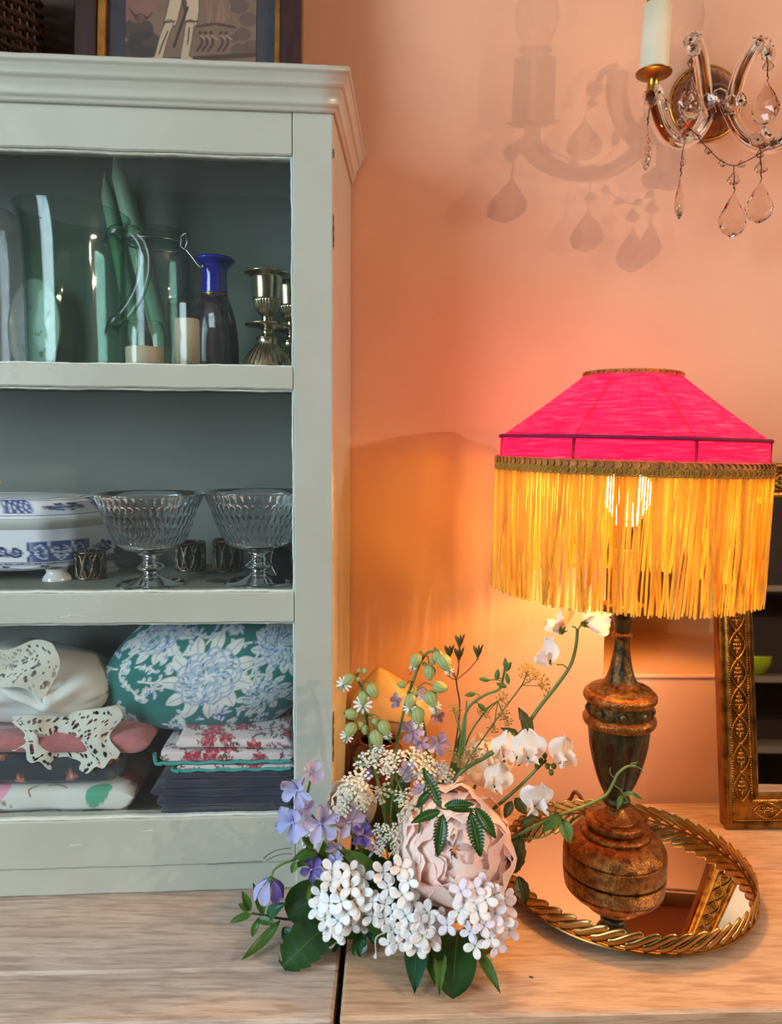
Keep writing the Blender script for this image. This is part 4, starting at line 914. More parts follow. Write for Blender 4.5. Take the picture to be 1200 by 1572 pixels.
# white linen bundle
def linen():
    c = PY(86, 1045, .862); k = dep(86, 1045, .862) / FPX; z0 = zc + .0006
    t = thing('linen_bundle', 'bundle of white linen with a lace border on top of the left pile', 'linen', (c[0], .862, z0))
    nu, nv = 190, 130; U, V = np.meshgrid(np.linspace(-1, 1, nu), np.linspace(0, 2 * pi, nv, endpoint=False), indexing='ij')
    hx = 112 * k; hz = .043
    cy, cz = np.cos(V), np.sin(V); d = np.sign(cy) * np.abs(cy) ** .7; z = np.sign(cz) * np.abs(cz) ** .8
    e = np.sqrt(np.clip(1 - np.abs(U) ** 3.2, 0, 1))
    x = U * hx - .018; n = noise3(np.stack([U * 2.4, d * 1.6, z * 1.8], -1), 17, 3)
    fold = np.zeros_like(U)
    for (ux, zx, ang, wd, am) in ((.10, -.05, -.55, .10, .012), (.55, .1, .9, .12, .009), (-.35, -.2, .25, .16, .008), (.30, .35, -1.2, .1, .010), (-.7, .2, .5, .2, .006)):
        q = (U - ux) * cos(ang) + (z - zx) * .7 * sin(ang); p_ = -(U - ux) * sin(ang) + (z - zx) * .7 * cos(ang)
        fold += am * np.exp(-(p_ / wd) ** 2) * np.exp(-(q / .5) ** 2) * np.clip(-cy + .2, 0, 1)
    y = .862 + .050 * d * (.5 + .5 * e) - fold + .003 * n
    zz = z0 + hz + hz * z * e * (1.0 - .12 * U) + .0035 * n * (z > -.5) - .004 * U
    zz = np.maximum(zz, z0 + .0005 * (1 + np.sin(U * 9)))
    P = np.stack([c[0] + x, y, zz], -1); v, f = surf(P, False, True); f += [tuple(range(nv)), tuple(range((nu - 1) * nv, nu * nv))[::-1]]
    mk('linen_folds', (v, f), m_linen, t)
    # lace: sheet of net with real holes laid over the front
    def lace(name, fn, nu, nv, seed, hole=.62):
        rs = np.random.RandomState(seed); P = np.zeros((nu, nv, 3)); a = np.linspace(0, 1, nu); b = np.linspace(0, 1, nv); keep = np.ones((nu - 1, nv - 1), bool)
        for i in range(nu):
            for j in range(nv): P[i, j] = fn(a[i], b[j])
        for _ in range(int(nu * nv / 46)):
            ci, cj = rs.uniform(3, nu - 3), rs.uniform(3, nv - 3); r = rs.uniform(.9, 2.3)
            I, J = np.meshgrid(np.arange(nu - 1), np.arange(nv - 1), indexing='ij'); keep &= ~(((I - ci) ** 2 + (J - cj) ** 2 * .8) < r * r)
        f = [(i * nv + j, (i + 1) * nv + j, (i + 1) * nv + j + 1, i * nv + j + 1) for i in range(nu - 1) for j in range(nv - 1) if keep[i, j]]
        used = sorted({q for x in f for q in x}); mp = {q: n_ for n_, q in enumerate(used)}; vv = P.reshape(-1, 3)[used]; ff = [tuple(mp[q] for q in x) for x in f]
        w = vv.copy(); w[:, 1] += .0009; nn = len(vv)
        o = mk(name, (np.vstack([vv, w]), ff + [tuple(q + nn for q in x[::-1]) for x in ff]), m_lace, t, kind='stuff'); return o
    def top(u, v):
        px = -20 + 100 * u + 12 * sin(v * 5); py = 990 + 8 * sin(u * 6) + v * (52 + 46 * u ** 2); q = PY(px, py, .800 - .002 * sin(u * 7 + v * 5) - .003 * v + .010 * (1 - v)); return q
    lace('lace_border', top, 80, 56, 3)
    def low(u, v):
        px = 178 - 150 * u + 10 * sin(v * 7 + u * 4); py0 = 1082 + 18 * u ** .8; L = 26 + 62 * max(0, sin(pi * min(1, u * .62 + .30))) ** 1.3 * (1.0 if u < .86 else .5) + 3.5 * sin(u * 40)
        py = py0 + L * v + u * v * 18; return PY(px, py, .803 - .004 * sin(u * 9) + .012 * (1 - v) - .002 * sin(v * 9 + u * 16))
    lace('lace_trim', low, 120, 60, 7)
linen()
# ------------------------------------------------------------------ tray with mirror base
m_brass = M('old_brass', rgb(196, 164, 104), .28, 1.0, col2=rgb(160, 124, 70), cscale=60, bump=.08, bscale=200)
m_brassd = M('brass_rim', rgb(150, 112, 60), .35, 1.0)
m_mirror = M('mirror_glass', rgb(238, 236, 230), .015, 1.0)
TC = arr((.269, .816, 0)); TR = .1365; TZ = .0136
tray = thing('mirror_tray', 'round brass tray with a mirror base and pierced wavy gallery, under the lamp', 'tray', TC)
mk('rim_base', lathe([(0, .0098), (TR + .001, .0098), (TR + .0035, .0106), (TR + .0042, .0120), (TR + .0036, .0134), (TR + .0012, .0140), (TR - .0004, .0138), (TR - .0006, .0118), (0, .0118)], 128, TC, caps=False), m_brassd, tray)
mk('mirror_plate', lathe([(0, .0119), (TR - .0008, .0119), (TR - .0008, .0132), (TR - .003, TZ), (0, TZ)], 128, TC, caps=False), m_mirror, tray)
for p in tray.children[-1].data.polygons: p.use_smooth = False
for k in range(4):
    a = radians(200 + 90 * k); q = TC + arr((cos(a), sin(a), 0)) * (TR - .012); mk('foot', sphere((q[0], q[1], .0050), .0050, 14, 10), m_brassd, tray)
NL = 54; dA = 2 * pi / NL
def link():
    # one slanted wave of the gallery, bent round the rim; lies under its right hand neighbour
    nu, nw = 17, 4; P = np.zeros((nu, 2 * nw, 3)); da = dA * 1.05
    for i in range(nu):
        u = -1 + 2 * i / (nu - 1); s = sin(pi / 2 * u)
        cz = .0103 + .0060 * s; wd = .0037
        if abs(u) > .86: wd *= .35 + .65 * (1 - ((abs(u) - .86) / .14) ** 2) ** .5
        for j in range(nw):
            w = -1 + 2 * j / (nw - 1); aa = da * (u - .10 * w * (1 - u * u)); r = TR + .0022 - .0012 * u + .0004 * (1 - w * w); z = .0131 + cz + wd * w
            P[i, j] = (r * cos(aa), r * sin(aa), z); P[i, 2 * nw - 1 - j] = ((r - .0011) * cos(aa), (r - .0011) * sin(aa), z)
    v, f = surf(P, False, True); m = 2 * nw
    return v, f + [tuple(range(m))[::-1], tuple(range((nu - 1) * m, nu * m))]
lk = mesh('gallery_link', link(), m_brass)
for k in range(NL):
    a = k * dA; m = np.eye(4); m[:2, :2] = [[cos(a), -sin(a)], [sin(a), cos(a)]]; m[:3, 3] = TC; inst('gallery_link', lk, tray, m)
# ------------------------------------------------------------------ table lamp
m_gold_old = M('aged_gilt_wood', rgb(176, 116, 48), .30, .75, col2=rgb(82, 38, 16), cscale=130, detail=10, bump=.6, bscale=420, contrast=(.30, .70), rvar=.12)
m_verd = M('verdigris_gilt', rgb(120, 88, 40), .36, .55, col2=rgb(48, 46, 28), cscale=150, detail=10, bump=.6, bscale=420, contrast=(.36, .62), stretch=(1, 1, .5))
m_urn = M('dark_green_lacquer', rgb(46, 44, 26), .3, .25, col2=rgb(84, 72, 34), cscale=150, detail=10, bump=.5, bscale=420, contrast=(.46, .70), stretch=(1, 1, .3))
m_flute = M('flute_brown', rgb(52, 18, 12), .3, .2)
LY = .826; LX = PY(943, 1300, LY)[0]; LB = TZ + .0002
lampt = thing('table_lamp', 'lit table lamp with a gilt urn base, hot pink shade and long golden fringe', 'lamp', (LX, LY, LB))
def lp(rows, zb=None):
    out = []
    for hw, py in rows:
        p = PY(943 + (1300 - py) * .035, py, LY); out.append((hw * ((p - O3) @ _f) / FPX, p[2]))
    out = arr(out)
    if zb is not None: out[0, 1] = zb
    return out
LCx = (LX, LY, 0)
def turned(name, rows, mat, zb=None, k=4, n=72, rmod=None, top=True):
    p = lp(rows, zb); q = catmull(p, k); q = np.vstack([[(0, q[0, 1])], q] + ([[(0, q[-1, 1])]] if top else []))
    return mk(name, lathe(q, n, LCx, rmod, caps=False), mat, lampt)
turned('base_pad', [(74, 1334), (74, 1331), (74, 1328.2)], M('base_felt', rgb(36, 20, 14), .8), LB, 1)
turned('base_band', [(75.5, 1329), (76.6, 1328.4), (77, 1327.2), (77, 1322), (77, 1312), (77, 1304.2), (76.6, 1302.8), (75.5, 1302)], m_gold_old, None, 1)
turned('base_dome', [(75, 1301.5), (76.5, 1300), (75.5, 1297), (70, 1288), (62, 1281), (52, 1276.5)], m_gold_old)
turned('base_ring', [(50, 1277.5), (52.5, 1276), (53, 1273), (50.5, 1270), (46, 1268.5), (42, 1268)], m_gold_old)
turned('base_torus', [(40, 1268.5), (43, 1266.5), (44.5, 1262), (43.5, 1257.5), (40, 1255.5), (34, 1254)], m_gold_old)
turned('base_cone', [(33, 1254.5), (32, 1252), (23, 1247), (16, 1240), (13.5, 1234)], m_gold_old)
turned('knop', [(13.5, 1235), (18, 1233), (21, 1229), (20.5, 1224), (16.5, 1220)], m_urn)
ur = lp([(17, 1220.5), (20, 1215), (26, 1203), (33, 1184), (39, 1163), (43.5, 1142), (45.5, 1124), (46, 1112)])
zlo, zhi = ur[1, 1], ur[6, 1]; NF = 10
def fl(a, z):
    w = np.clip((z - zlo) / (zhi - zlo), 0, 1); env = (np.sin(pi * w ** .8) ** .4) * ((z > zlo) & (z < zhi)); c = np.clip((np.cos((a + .25) * NF) - .35) / .65, 0, 1)
    return 1 - .075 * env * np.sqrt(c)
q = catmull(ur, 8); q = np.vstack([[(0, q[0, 1])], q, [(0, q[-1, 1])]])
mk('urn_body', lathe(q, 160, LCx, fl, caps=False), m_urn, lampt)
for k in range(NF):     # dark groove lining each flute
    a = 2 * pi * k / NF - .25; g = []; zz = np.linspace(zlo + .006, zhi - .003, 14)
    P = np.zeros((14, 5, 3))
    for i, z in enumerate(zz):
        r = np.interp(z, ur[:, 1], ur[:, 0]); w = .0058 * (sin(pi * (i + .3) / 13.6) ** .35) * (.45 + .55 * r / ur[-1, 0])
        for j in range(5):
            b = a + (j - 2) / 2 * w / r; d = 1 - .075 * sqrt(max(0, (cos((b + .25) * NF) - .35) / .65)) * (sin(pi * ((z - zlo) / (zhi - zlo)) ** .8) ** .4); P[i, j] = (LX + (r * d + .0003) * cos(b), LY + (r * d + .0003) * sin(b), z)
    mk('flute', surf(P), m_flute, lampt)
turned('lower_collar', [(46, 1113), (51, 1111), (54.5, 1106), (54.5, 1100), (51, 1095.5), (48.2, 1094)], m_gold_old)
turned('stud_band', [(47.5, 1095), (48, 1092), (48, 1083), (47.8, 1076)], m_verd)
zs = PY(943, 1086, LY)[2]; rs_ = 48 * dep(943, 1086, LY) / FPX
st = mesh('stud', lathe(catmull([(.0062, 0), (.0060, .0012), (.0050, .0012), (.0044, .0006), (.0040, .0022), (.0022, .0036), (.0004, .0040)], 3), 20, caps=False), m_verd)
for k in range(9):
    a = 2 * pi * k / 9 + radians(-90 - 11); d = arr((cos(a), sin(a), 0)); m = np.eye(4); m[:3, :3] = basis(d); m[:3, 3] = arr((LX, LY, zs)) + d * (rs_ - .0004); inst('stud', st, lampt, m)
turned('upper_collar', [(47.5, 1077), (52, 1075), (55, 1070), (54.5, 1064), (51, 1060), (48, 1059), (47, 1057), (45, 1056.5)], m_gold_old)
turned('shoulder', [(46.5, 1057.5), (46, 1055.5), (40, 1053), (30, 1049.5), (25, 1045)], m_verd)
turned('neck', [(25, 1046), (22, 1040), (18, 1028), (15, 1015), (13, 1000), (12, 984), (11.8, 978)], m_verd)
turned('neck_ring', [(12, 980), (14.5, 978), (15.6, 974.5), (14.5, 971), (12, 969.5)], m_gold_old)
turned('cup', [(11.8, 970), (12, 963), (13.5, 955), (17, 948), (24, 943), (30, 940), (32, 936), (31, 933)], m_urn)
turned('gallery_disc', [(31, 934), (32, 930), (30, 926), (18, 924)], m_gold_old)
m_sleeve = M('candle_tube', rgb(196, 132, 70), .5, col2=rgb(170, 104, 50), cscale=50)
turned('holder_tube', [(18, 926), (18.5, 920), (18.5, 850), (18, 842)], m_sleeve)
turned('socket', [(17, 843), (17.5, 838), (17.5, 815), (20, 811), (20, 806)], M('bulb_socket', rgb(40, 26, 20), .4))
# bulb
mb = bpy.data.materials.new('bulb_glow'); mb.use_nodes = True; nt = mb.node_tree; nt.nodes.remove(nt.nodes['Principled BSDF'])
em = nt.nodes.new('ShaderNodeEmission'); em.inputs[0].default_value = (*LAMP_COL, 1); nt.links.new(em.outputs[0], nt.nodes['Material Output'].inputs[0])
bp = lp([(15, 806), (17, 801), (24, 788), (34, 772), (38, 758), (35, 742), (24, 730), (8, 725)]); bq = catmull(bp, 4)
A_ = sum(pi * (a[0] + b[0]) * sqrt((a[0] - b[0]) ** 2 + (a[1] - b[1]) ** 2) for a, b in zip(bq[:-1], bq[1:]))
em.inputs[1].default_value = LAMP_W / (pi * A_)
mk('bulb', lathe(np.vstack([[(0, bq[0, 1])], bq, [(0, bq[-1, 1])]]), 32, LCx, caps=False), mb, lampt)
# shade
def shade_mat():
    m, nt, b, out = node_mat('pink_silk'); N = nt.nodes; L = nt.links
    tc = N.new('ShaderNodeTexCoord'); mp = N.new('ShaderNodeMapping'); mp.inputs['Scale'].default_value = (7, 7, 150); L.new(tc.outputs['Object'], mp.inputs[0])
    nz = N.new('ShaderNodeTexNoise'); nz.inputs['Scale'].default_value = 5; nz.inputs['Detail'].default_value = 8; nz.inputs['Roughness'].default_value = .65; nz.inputs['Distortion'].default_value = .5; L.new(mp.outputs[0], nz.inputs['Vector'])
    rp = N.new('ShaderNodeValToRGB'); e = rp.color_ramp.elements; e[0].position = .33; e[0].color = (.42, .0, .055, 1); e[1].position = .52; e[1].color = (.86, .003, .135, 1)
    q = e.new(.68); q.color = (.92, .03, .22, 1); L.new(nz.outputs['Fac'], rp.inputs[0])
    vc = N.new('ShaderNodeVertexColor'); vc.layer_name = 'Col'; mm = N.new('ShaderNodeMix'); mm.data_type = 'RGBA'; mm.blend_type = 'MULTIPLY'; mm.inputs[0].default_value = 1; L.new(rp.outputs[0], mm.inputs[6]); L.new(vc.outputs[0], mm.inputs[7])
    L.new(mm.outputs[2], b.inputs['Base Color']); b.inputs['Roughness'].default_value = .7; b.inputs['Sheen Weight'].default_value = .2
    t = N.new('ShaderNodeBsdfTranslucent'); L.new(mm.outputs[2], t.inputs[0]); mx = N.new('ShaderNodeMixShader'); mx.inputs[0].default_value = .74
    bm = N.new('ShaderNodeBump'); bm.inputs['Strength'].default_value = .5; bm.inputs['Distance'].default_value = .001; L.new(nz.outputs['Fac'], bm.inputs['Height']); L.new(bm.outputs[0], b.inputs['Normal'])
    L.new(b.outputs[0], mx.inputs[1]); L.new(t.outputs[0], mx.inputs[2]); L.new(mx.outputs[0], out.inputs[0]); return m
m_silk = shade_mat()
zr = lambda py, px=943: PY(px, py, LY)[2]
SK = dep(975, 680, LY) / FPX; R0, R1 = 70 * SK, 199 * SK; Z0, Z1s, Z2s = zr(577), zr(674), zr(713); ZF0, ZF1 = zr(714), zr(903)
A0 = radians(-83); WO = .34
def octa(a):
    b = (a - A0) % (pi / 4) - pi / 8; return 1 - WO * (1 - cos(pi / 8) / np.cos(b)) * 1.0
SHX, SHT = LX - .0008, radians(1.0)   # shade sits a little askew on the stem
def sh(v):   # tilt of the shade about its own centre
    v = arr(v).reshape(-1, 3); x = v[:, 0]; z = v[:, 2] - Z2s
    return np.stack([SHX + x * cos(SHT) + z * sin(SHT), LY + v[:, 1], Z2s + z * cos(SHT) - x * sin(SHT)], 1)
shade = thing('x', None, None, (0, 0, 0)); bpy.data.objects.remove(shade)
n = 880; A = np.linspace(0, 2 * pi, n, endpoint=False); oc = octa(A); P = []
NP = 30; CL = []
for t in np.linspace(0, 1, 22):
    r = R0 * (1 - t) + R1 * t; o = 1 * (1 - t) + oc * t; pl = np.abs(((A * NP / (2 * pi)) % 1) - .5) * 2
    w = r * o * (1 + .034 * (1 - t * .6) * (pl ** .6 - .5) * sin(pi * min(1, t + .12)) ** .5) - .0022 * sin(pi * t) - .0022 * max(0, (t - .93) / .07) ** 2
    P.append(np.stack([w * np.cos(A), w * np.sin(A), Z0 + (Z1s - Z0) * t + 0 * A], 1))
    # doubled cloth along each stitched fold is denser
    fo = np.clip(1 - pl * 5.5, 0, 1) * (1 - .75 * t ** 1.5); fo2 = np.clip(1 - np.abs(pl - .22) * 9, 0, 1) * (1 - .7 * t); CL.append(np.repeat((1 - .42 * fo + .18 * fo2)[:, None], 3, 1))
v, f = surf(arr(P), False, True); so = mk('shade', (sh(v), f, np.vstack(CL)), m_silk, lampt)
P = [np.stack([R1 * oc * np.cos(A) * (1 + .004 * sin(pi * t)), R1 * oc * np.sin(A) * (1 + .004 * sin(pi * t)), np.full(n, Z1s + (Z2s - Z1s) * t)], 1) for t in np.linspace(0, 1, 6)]
v, f = surf(arr(P), False, True); mk('shade_band', (sh(v), f, np.ones((len(v), 3))), m_silk, lampt)
m_pipe = M('plum_piping', rgb(132, 8, 74), .7, transl=.3); m_rib = M('magenta_rib', rgb(176, 4, 72), .7, transl=.4)
mk('seam_piping', tube(sh([(R1 * o * cos(a) * 1.002, R1 * o * sin(a) * 1.002, Z1s) for a, o in zip(A, oc)]), .0021, 8, True), m_pipe, lampt)
for k in range(8):
    a = A0 + k * pi / 4; o = octa(a + 1e-4); pts = [(R1 * o * cos(a) * .996, R1 * o * sin(a) * .996, z) for z in (Z1s, (Z1s + Z2s) / 2, Z2s)]
    mk('frame_rib', tube(sh(pts), .0019, 8), m_rib, lampt)
    r0, r1 = R0 * .985, R1 * o * .985; pts = [(( r0 + (r1 - r0) * t) * cos(a), (r0 + (r1 - r0) * t) * sin(a), Z0 + (Z1s - Z0) * t - .011) for t in (.06, .5, .96)]
    mk('frame_wire', tube(sh(pts), .0012, 5), m_pipe, lampt)
for k in range(3):
    a = k * 2 * pi / 3 + .4; mk('frame_spoke', tube(sh([(.012 * cos(a), .012 * sin(a), zr(800)), (.03 * cos(a), .03 * sin(a), zr(690)), (R0 * .98 * cos(a), R0 * .98 * sin(a), Z0 - .002)]), .0012, 6), m_brassd, lampt)
m_gimp = M('bronze_gimp', rgb(196, 122, 52), .6, .1, col2=rgb(140, 80, 30), cscale=90, bump=.3, bscale=500)
def braid(name, rfun, zc, h, loops, tr, up=True):
    g = G(); N_ = loops * 10; T = np.linspace(0, 2 * pi, N_, endpoint=False)
    for s in ((1, -1) if up else (1,)):
        ph = T * loops; w = 1.35 * 2 * pi / loops * .5
        a = T + w * np.sin(ph) * .95; z = zc + s * (h * .27 + h * .25 * np.cos(ph)) * (1 if up else .9)
        r = rfun(a) + .0012 + .0010 * np.sin(ph)
        g.add(tube(sh(np.stack([r * np.cos(a), r * np.sin(a), z], 1)), tr, 5, True))
    AA = np.linspace(0, 2 * pi, 200, endpoint=False); r = rfun(AA)
    P = np.stack([np.stack([(r + d) * np.cos(AA), (r + d) * np.sin(AA), np.full(200, z)], 1) for d, z in ((-.0004, zc - h * .45), (.0010, zc - h * .42), (.0010, zc + h * .42), (-.0004, zc + h * .45))])
    v, f = surf(P, True, True); g.add((sh(v), f)); mk(name, g, m_gimp, lampt, kind='stuff')
RB = 203 * SK
braid('gimp_braid', lambda a: RB * octa(a), zr(714), 19 * SK, 112, .00085)
braid('gimp_braid', lambda a: R0 * 1.01 + 0 * a, Z0 - .0005, 9 * SK, 46, .0009, False)
m_fringe = M('gold_fringe', (.98, .84, .26), .42, 0, col2=(.95, .70, .15), cscale=55, stretch=(1, 1, .08), transl=.82)
rs = random.Random(21); g = G(); NS = 380
for layer, (dr, off) in enumerate(((.0016, 0), (.0004, .4), (-.0008, .7))):
    for k in range(NS):
        if rs.random() < (.0, .40, .92)[layer]: continue
        a = 2 * pi * (k + off + rs.uniform(-.22, .22)) / NS; r = RB * octa(a) + dr
        cl = .010 * sin(a * 23 + 1.3) + .006 * sin(a * 51 + layer); sw = rs.gauss(0, .004) + cl * .55; pull = rs.gauss(0, .0012) - .002
        L = (ZF0 - ZF1) * rs.uniform(.985, 1.012); ts = (0, .3, .6, .85, 1)
        if rs.random() < .04: sw *= 2.6; L *= rs.uniform(.93, 1.0)
        pts = [((r + pull * t) * cos(a + sw / r * t ** 1.7), (r + pull * t) * sin(a + sw / r * t ** 1.7), ZF0 - L * t) for t in ts]
        g.add(tube(sh(pts), [.00105, .00100, .00105, .00110, .00085], 4))
mk('fringe', g, m_fringe, lampt, kind='stuff')
cb = [arr((LX, LY + .050, .020)), PY(925, 1258, .915), PY(905, 1262, .945), PY(897, 1240, .957), PY(890, 1222, .962), PY(882, 1216, .968), PY(877, 1224, .975)]
cb[0][2] = .020; cb[1][2] = .018; p6 = cb[-1].copy(); cb.append(arr((p6[0] - .002, .983, .006))); cb.append(arr((p6[0] + .06, .990, .004)))
mk('cord', tube(catmull(cb, 6), .0026, 8), M('brown_cord', rgb(110, 60, 34), .5), lampt)
# ------------------------------------------------------------------ leaning brass mirror
m_emb = M('embossed_brass', rgb(176, 128, 58), .32, 1.0, col2=rgb(104, 68, 28), cscale=60, detail=6, bump=.25, bscale=160, contrast=(.35, .7))
m_edge2 = M('mirror_edge_wood', rgb(134, 76, 34), .4, .2, col2=rgb(92, 48, 20), cscale=25, stretch=(6, 6, .7))
def wall_mirror():
    C0 = PZ(1113, 1273, .0004); a, b = radians(7.2), radians(1.55); ca, sa = cos(a), sin(a); X = arr((cos(b), 0, sin(b))); Zp = arr((-sin(b), 0, cos(b)))
    def L(v):
        v = arr(v).reshape(-1, 3); y = v[:, 1] * ca + v[:, 2] * sa; z = v[:, 2] * ca - v[:, 1] * sa
        return C0 + X * v[:, :1] + Zp * z[:, None] + arr((0, 1, 0)) * y[:, None]
    W, Hh, FW, D = .34, .478, .0455, .020
    t = thing('table_mirror', 'brass mirror with an embossed oval border leaning against the wall at the right edge', 'mirror', C0)
    def bx(x0, x1, d0, d1, z0, z1, ch=.0015):
        v, f = cbox(((x0 + x1) / 2, (d0 + d1) / 2, (z0 + z1) / 2), (x1 - x0, d1 - d0, z1 - z0), ch); return L(v), f
    mk('backing', bx(.001, W - .001, .004, D, .001, Hh - .001), m_edge2, t, False)
    # mitred frame sides swept from one profile, outside to inside
    pr = [(0, .004), (0, -.001), (.002, -.0035), (.0045, -.0035), (.0065, -.0012), (.0085, -.0008), (.0105, -.0022), (.0120, -.0015), (.0125, -.0006), (.034, -.0006), (.0345, -.0015), (.0360, -.0022), (.0380, -.0012), (.0395, -.0030), (.0425, -.0034), (.0450, -.0008), (FW, .003)]
    cs = [((0, 0), (W, 0), (1, 1), (-1, 1)), ((W, 0), (W, Hh), (-1, 1), (-1, -1)), ((W, Hh), (0, Hh), (-1, -1), (1, -1)), ((0, Hh), (0, 0), (1, -1), (1, 1))]
    for p, q, mp, mq in cs:
        P = arr([[(c[0] + m_[0] * w, d, c[1] + m_[1] * w) for w, d in pr] for c, m_ in ((p, mp), (q, mq))]); v, f = surf(P); mk('frame_side', (L(v), f), m_emb, t, False)
    mk('mirror_plate', bx(FW - .001, W - FW + .001, .0022, .004, FW - .001, Hh - FW + .001, .0005), M('mirror_plate_glass', rgb(205, 200, 190), .02, 1.0), t, False)
    bev = [(FW - .002, .0018), (FW + .003, .0020)]
    # embossed oval links with a flower inside, made once and copied
    g = G(); la, lb = .0188, .0104
    A = np.linspace(0, 2 * pi, 28, endpoint=False)
    for s in (0, 1):
        pts = [((lb - .0001) * sin(pi * (k / 14.)) * (1 if s else -1), -.0012 - .0006 * sin(pi * k / 14.), la * (1 - 2 * k / 14.)) for k in range(15)]; g.add(tube(pts, .00125, 6))
    for z in (-.005, .0005, .006):
        for x in (-.0022, .0022): g.add(sphere((x * (1.3 if z < .003 else .7), -.0010, z), (.0027, .0018, .0029), 8, 6))
    g.add(sphere((0, -.0012, .0002), (.0026, .0024, .0026), 8, 6)); g.add(sphere((0, -.001, .0098), (.0014, .0016, .0034), 8, 6)); g.add(sphere((0, -.001, -.0098), (.0014, .0016, .0034), 8, 6)); g.add(tube([(0, -.0006, -.012), (0, -.0006, .012)], .0016, 6))
    g.add(sphere((0, -.0012, la), (.0026, .0022, .0026), 8, 6)); 
    me = mesh('embossed_oval', g, m_emb)
    def place(x, z, rot):
        c, s = cos(rot), sin(rot); l = np.array([[c, 0, s], [0, 1, 0], [-s, 0, c]]); o = L([(x, 0, z)])[0]; ax = [L(np.array([(x, 0, z)]) + np.eye(3)[k] @ l.T * 1.0)[0] - o for k in range(3)]
        m = np.eye(4); m[:3, :3] = np.stack(ax, 1); m[:3, 3] = o; inst('embossed_oval', me, t, m)
    xm = .0232; nz = 11; pz = (Hh - 2 * .036) / nz
    for k in range(nz):
        for x in (xm, W - xm): place(x, .036 + pz * (k + .5), 0)
    nx = 7; px_ = (W - 2 * .036) / nx
    for k in range(nx):
        for z in (xm, Hh - xm): place(.036 + px_ * (k + .5), z, pi / 2)
    g = G()
    for w in (.0112, .0352):
        for p, q in (((w, w), (W - w, w)), ((W - w, w), (W - w, Hh - w)), ((W - w, Hh - w), (w, Hh - w)), ((w, Hh - w), (w, w))):
            p, q = arr(p), arr(q); n = int(np.linalg.norm(q - p) / .0033)
            for k in range(n):
                c = p + (q - p) * (k + .5) / n; v, f = sphere((c[0], -.0022, c[1]), (.0014, .0013, .0014), 6, 4); g.add((L(v), f))
    mk('beading', g, m_emb, t, kind='stuff')
wall_mirror()
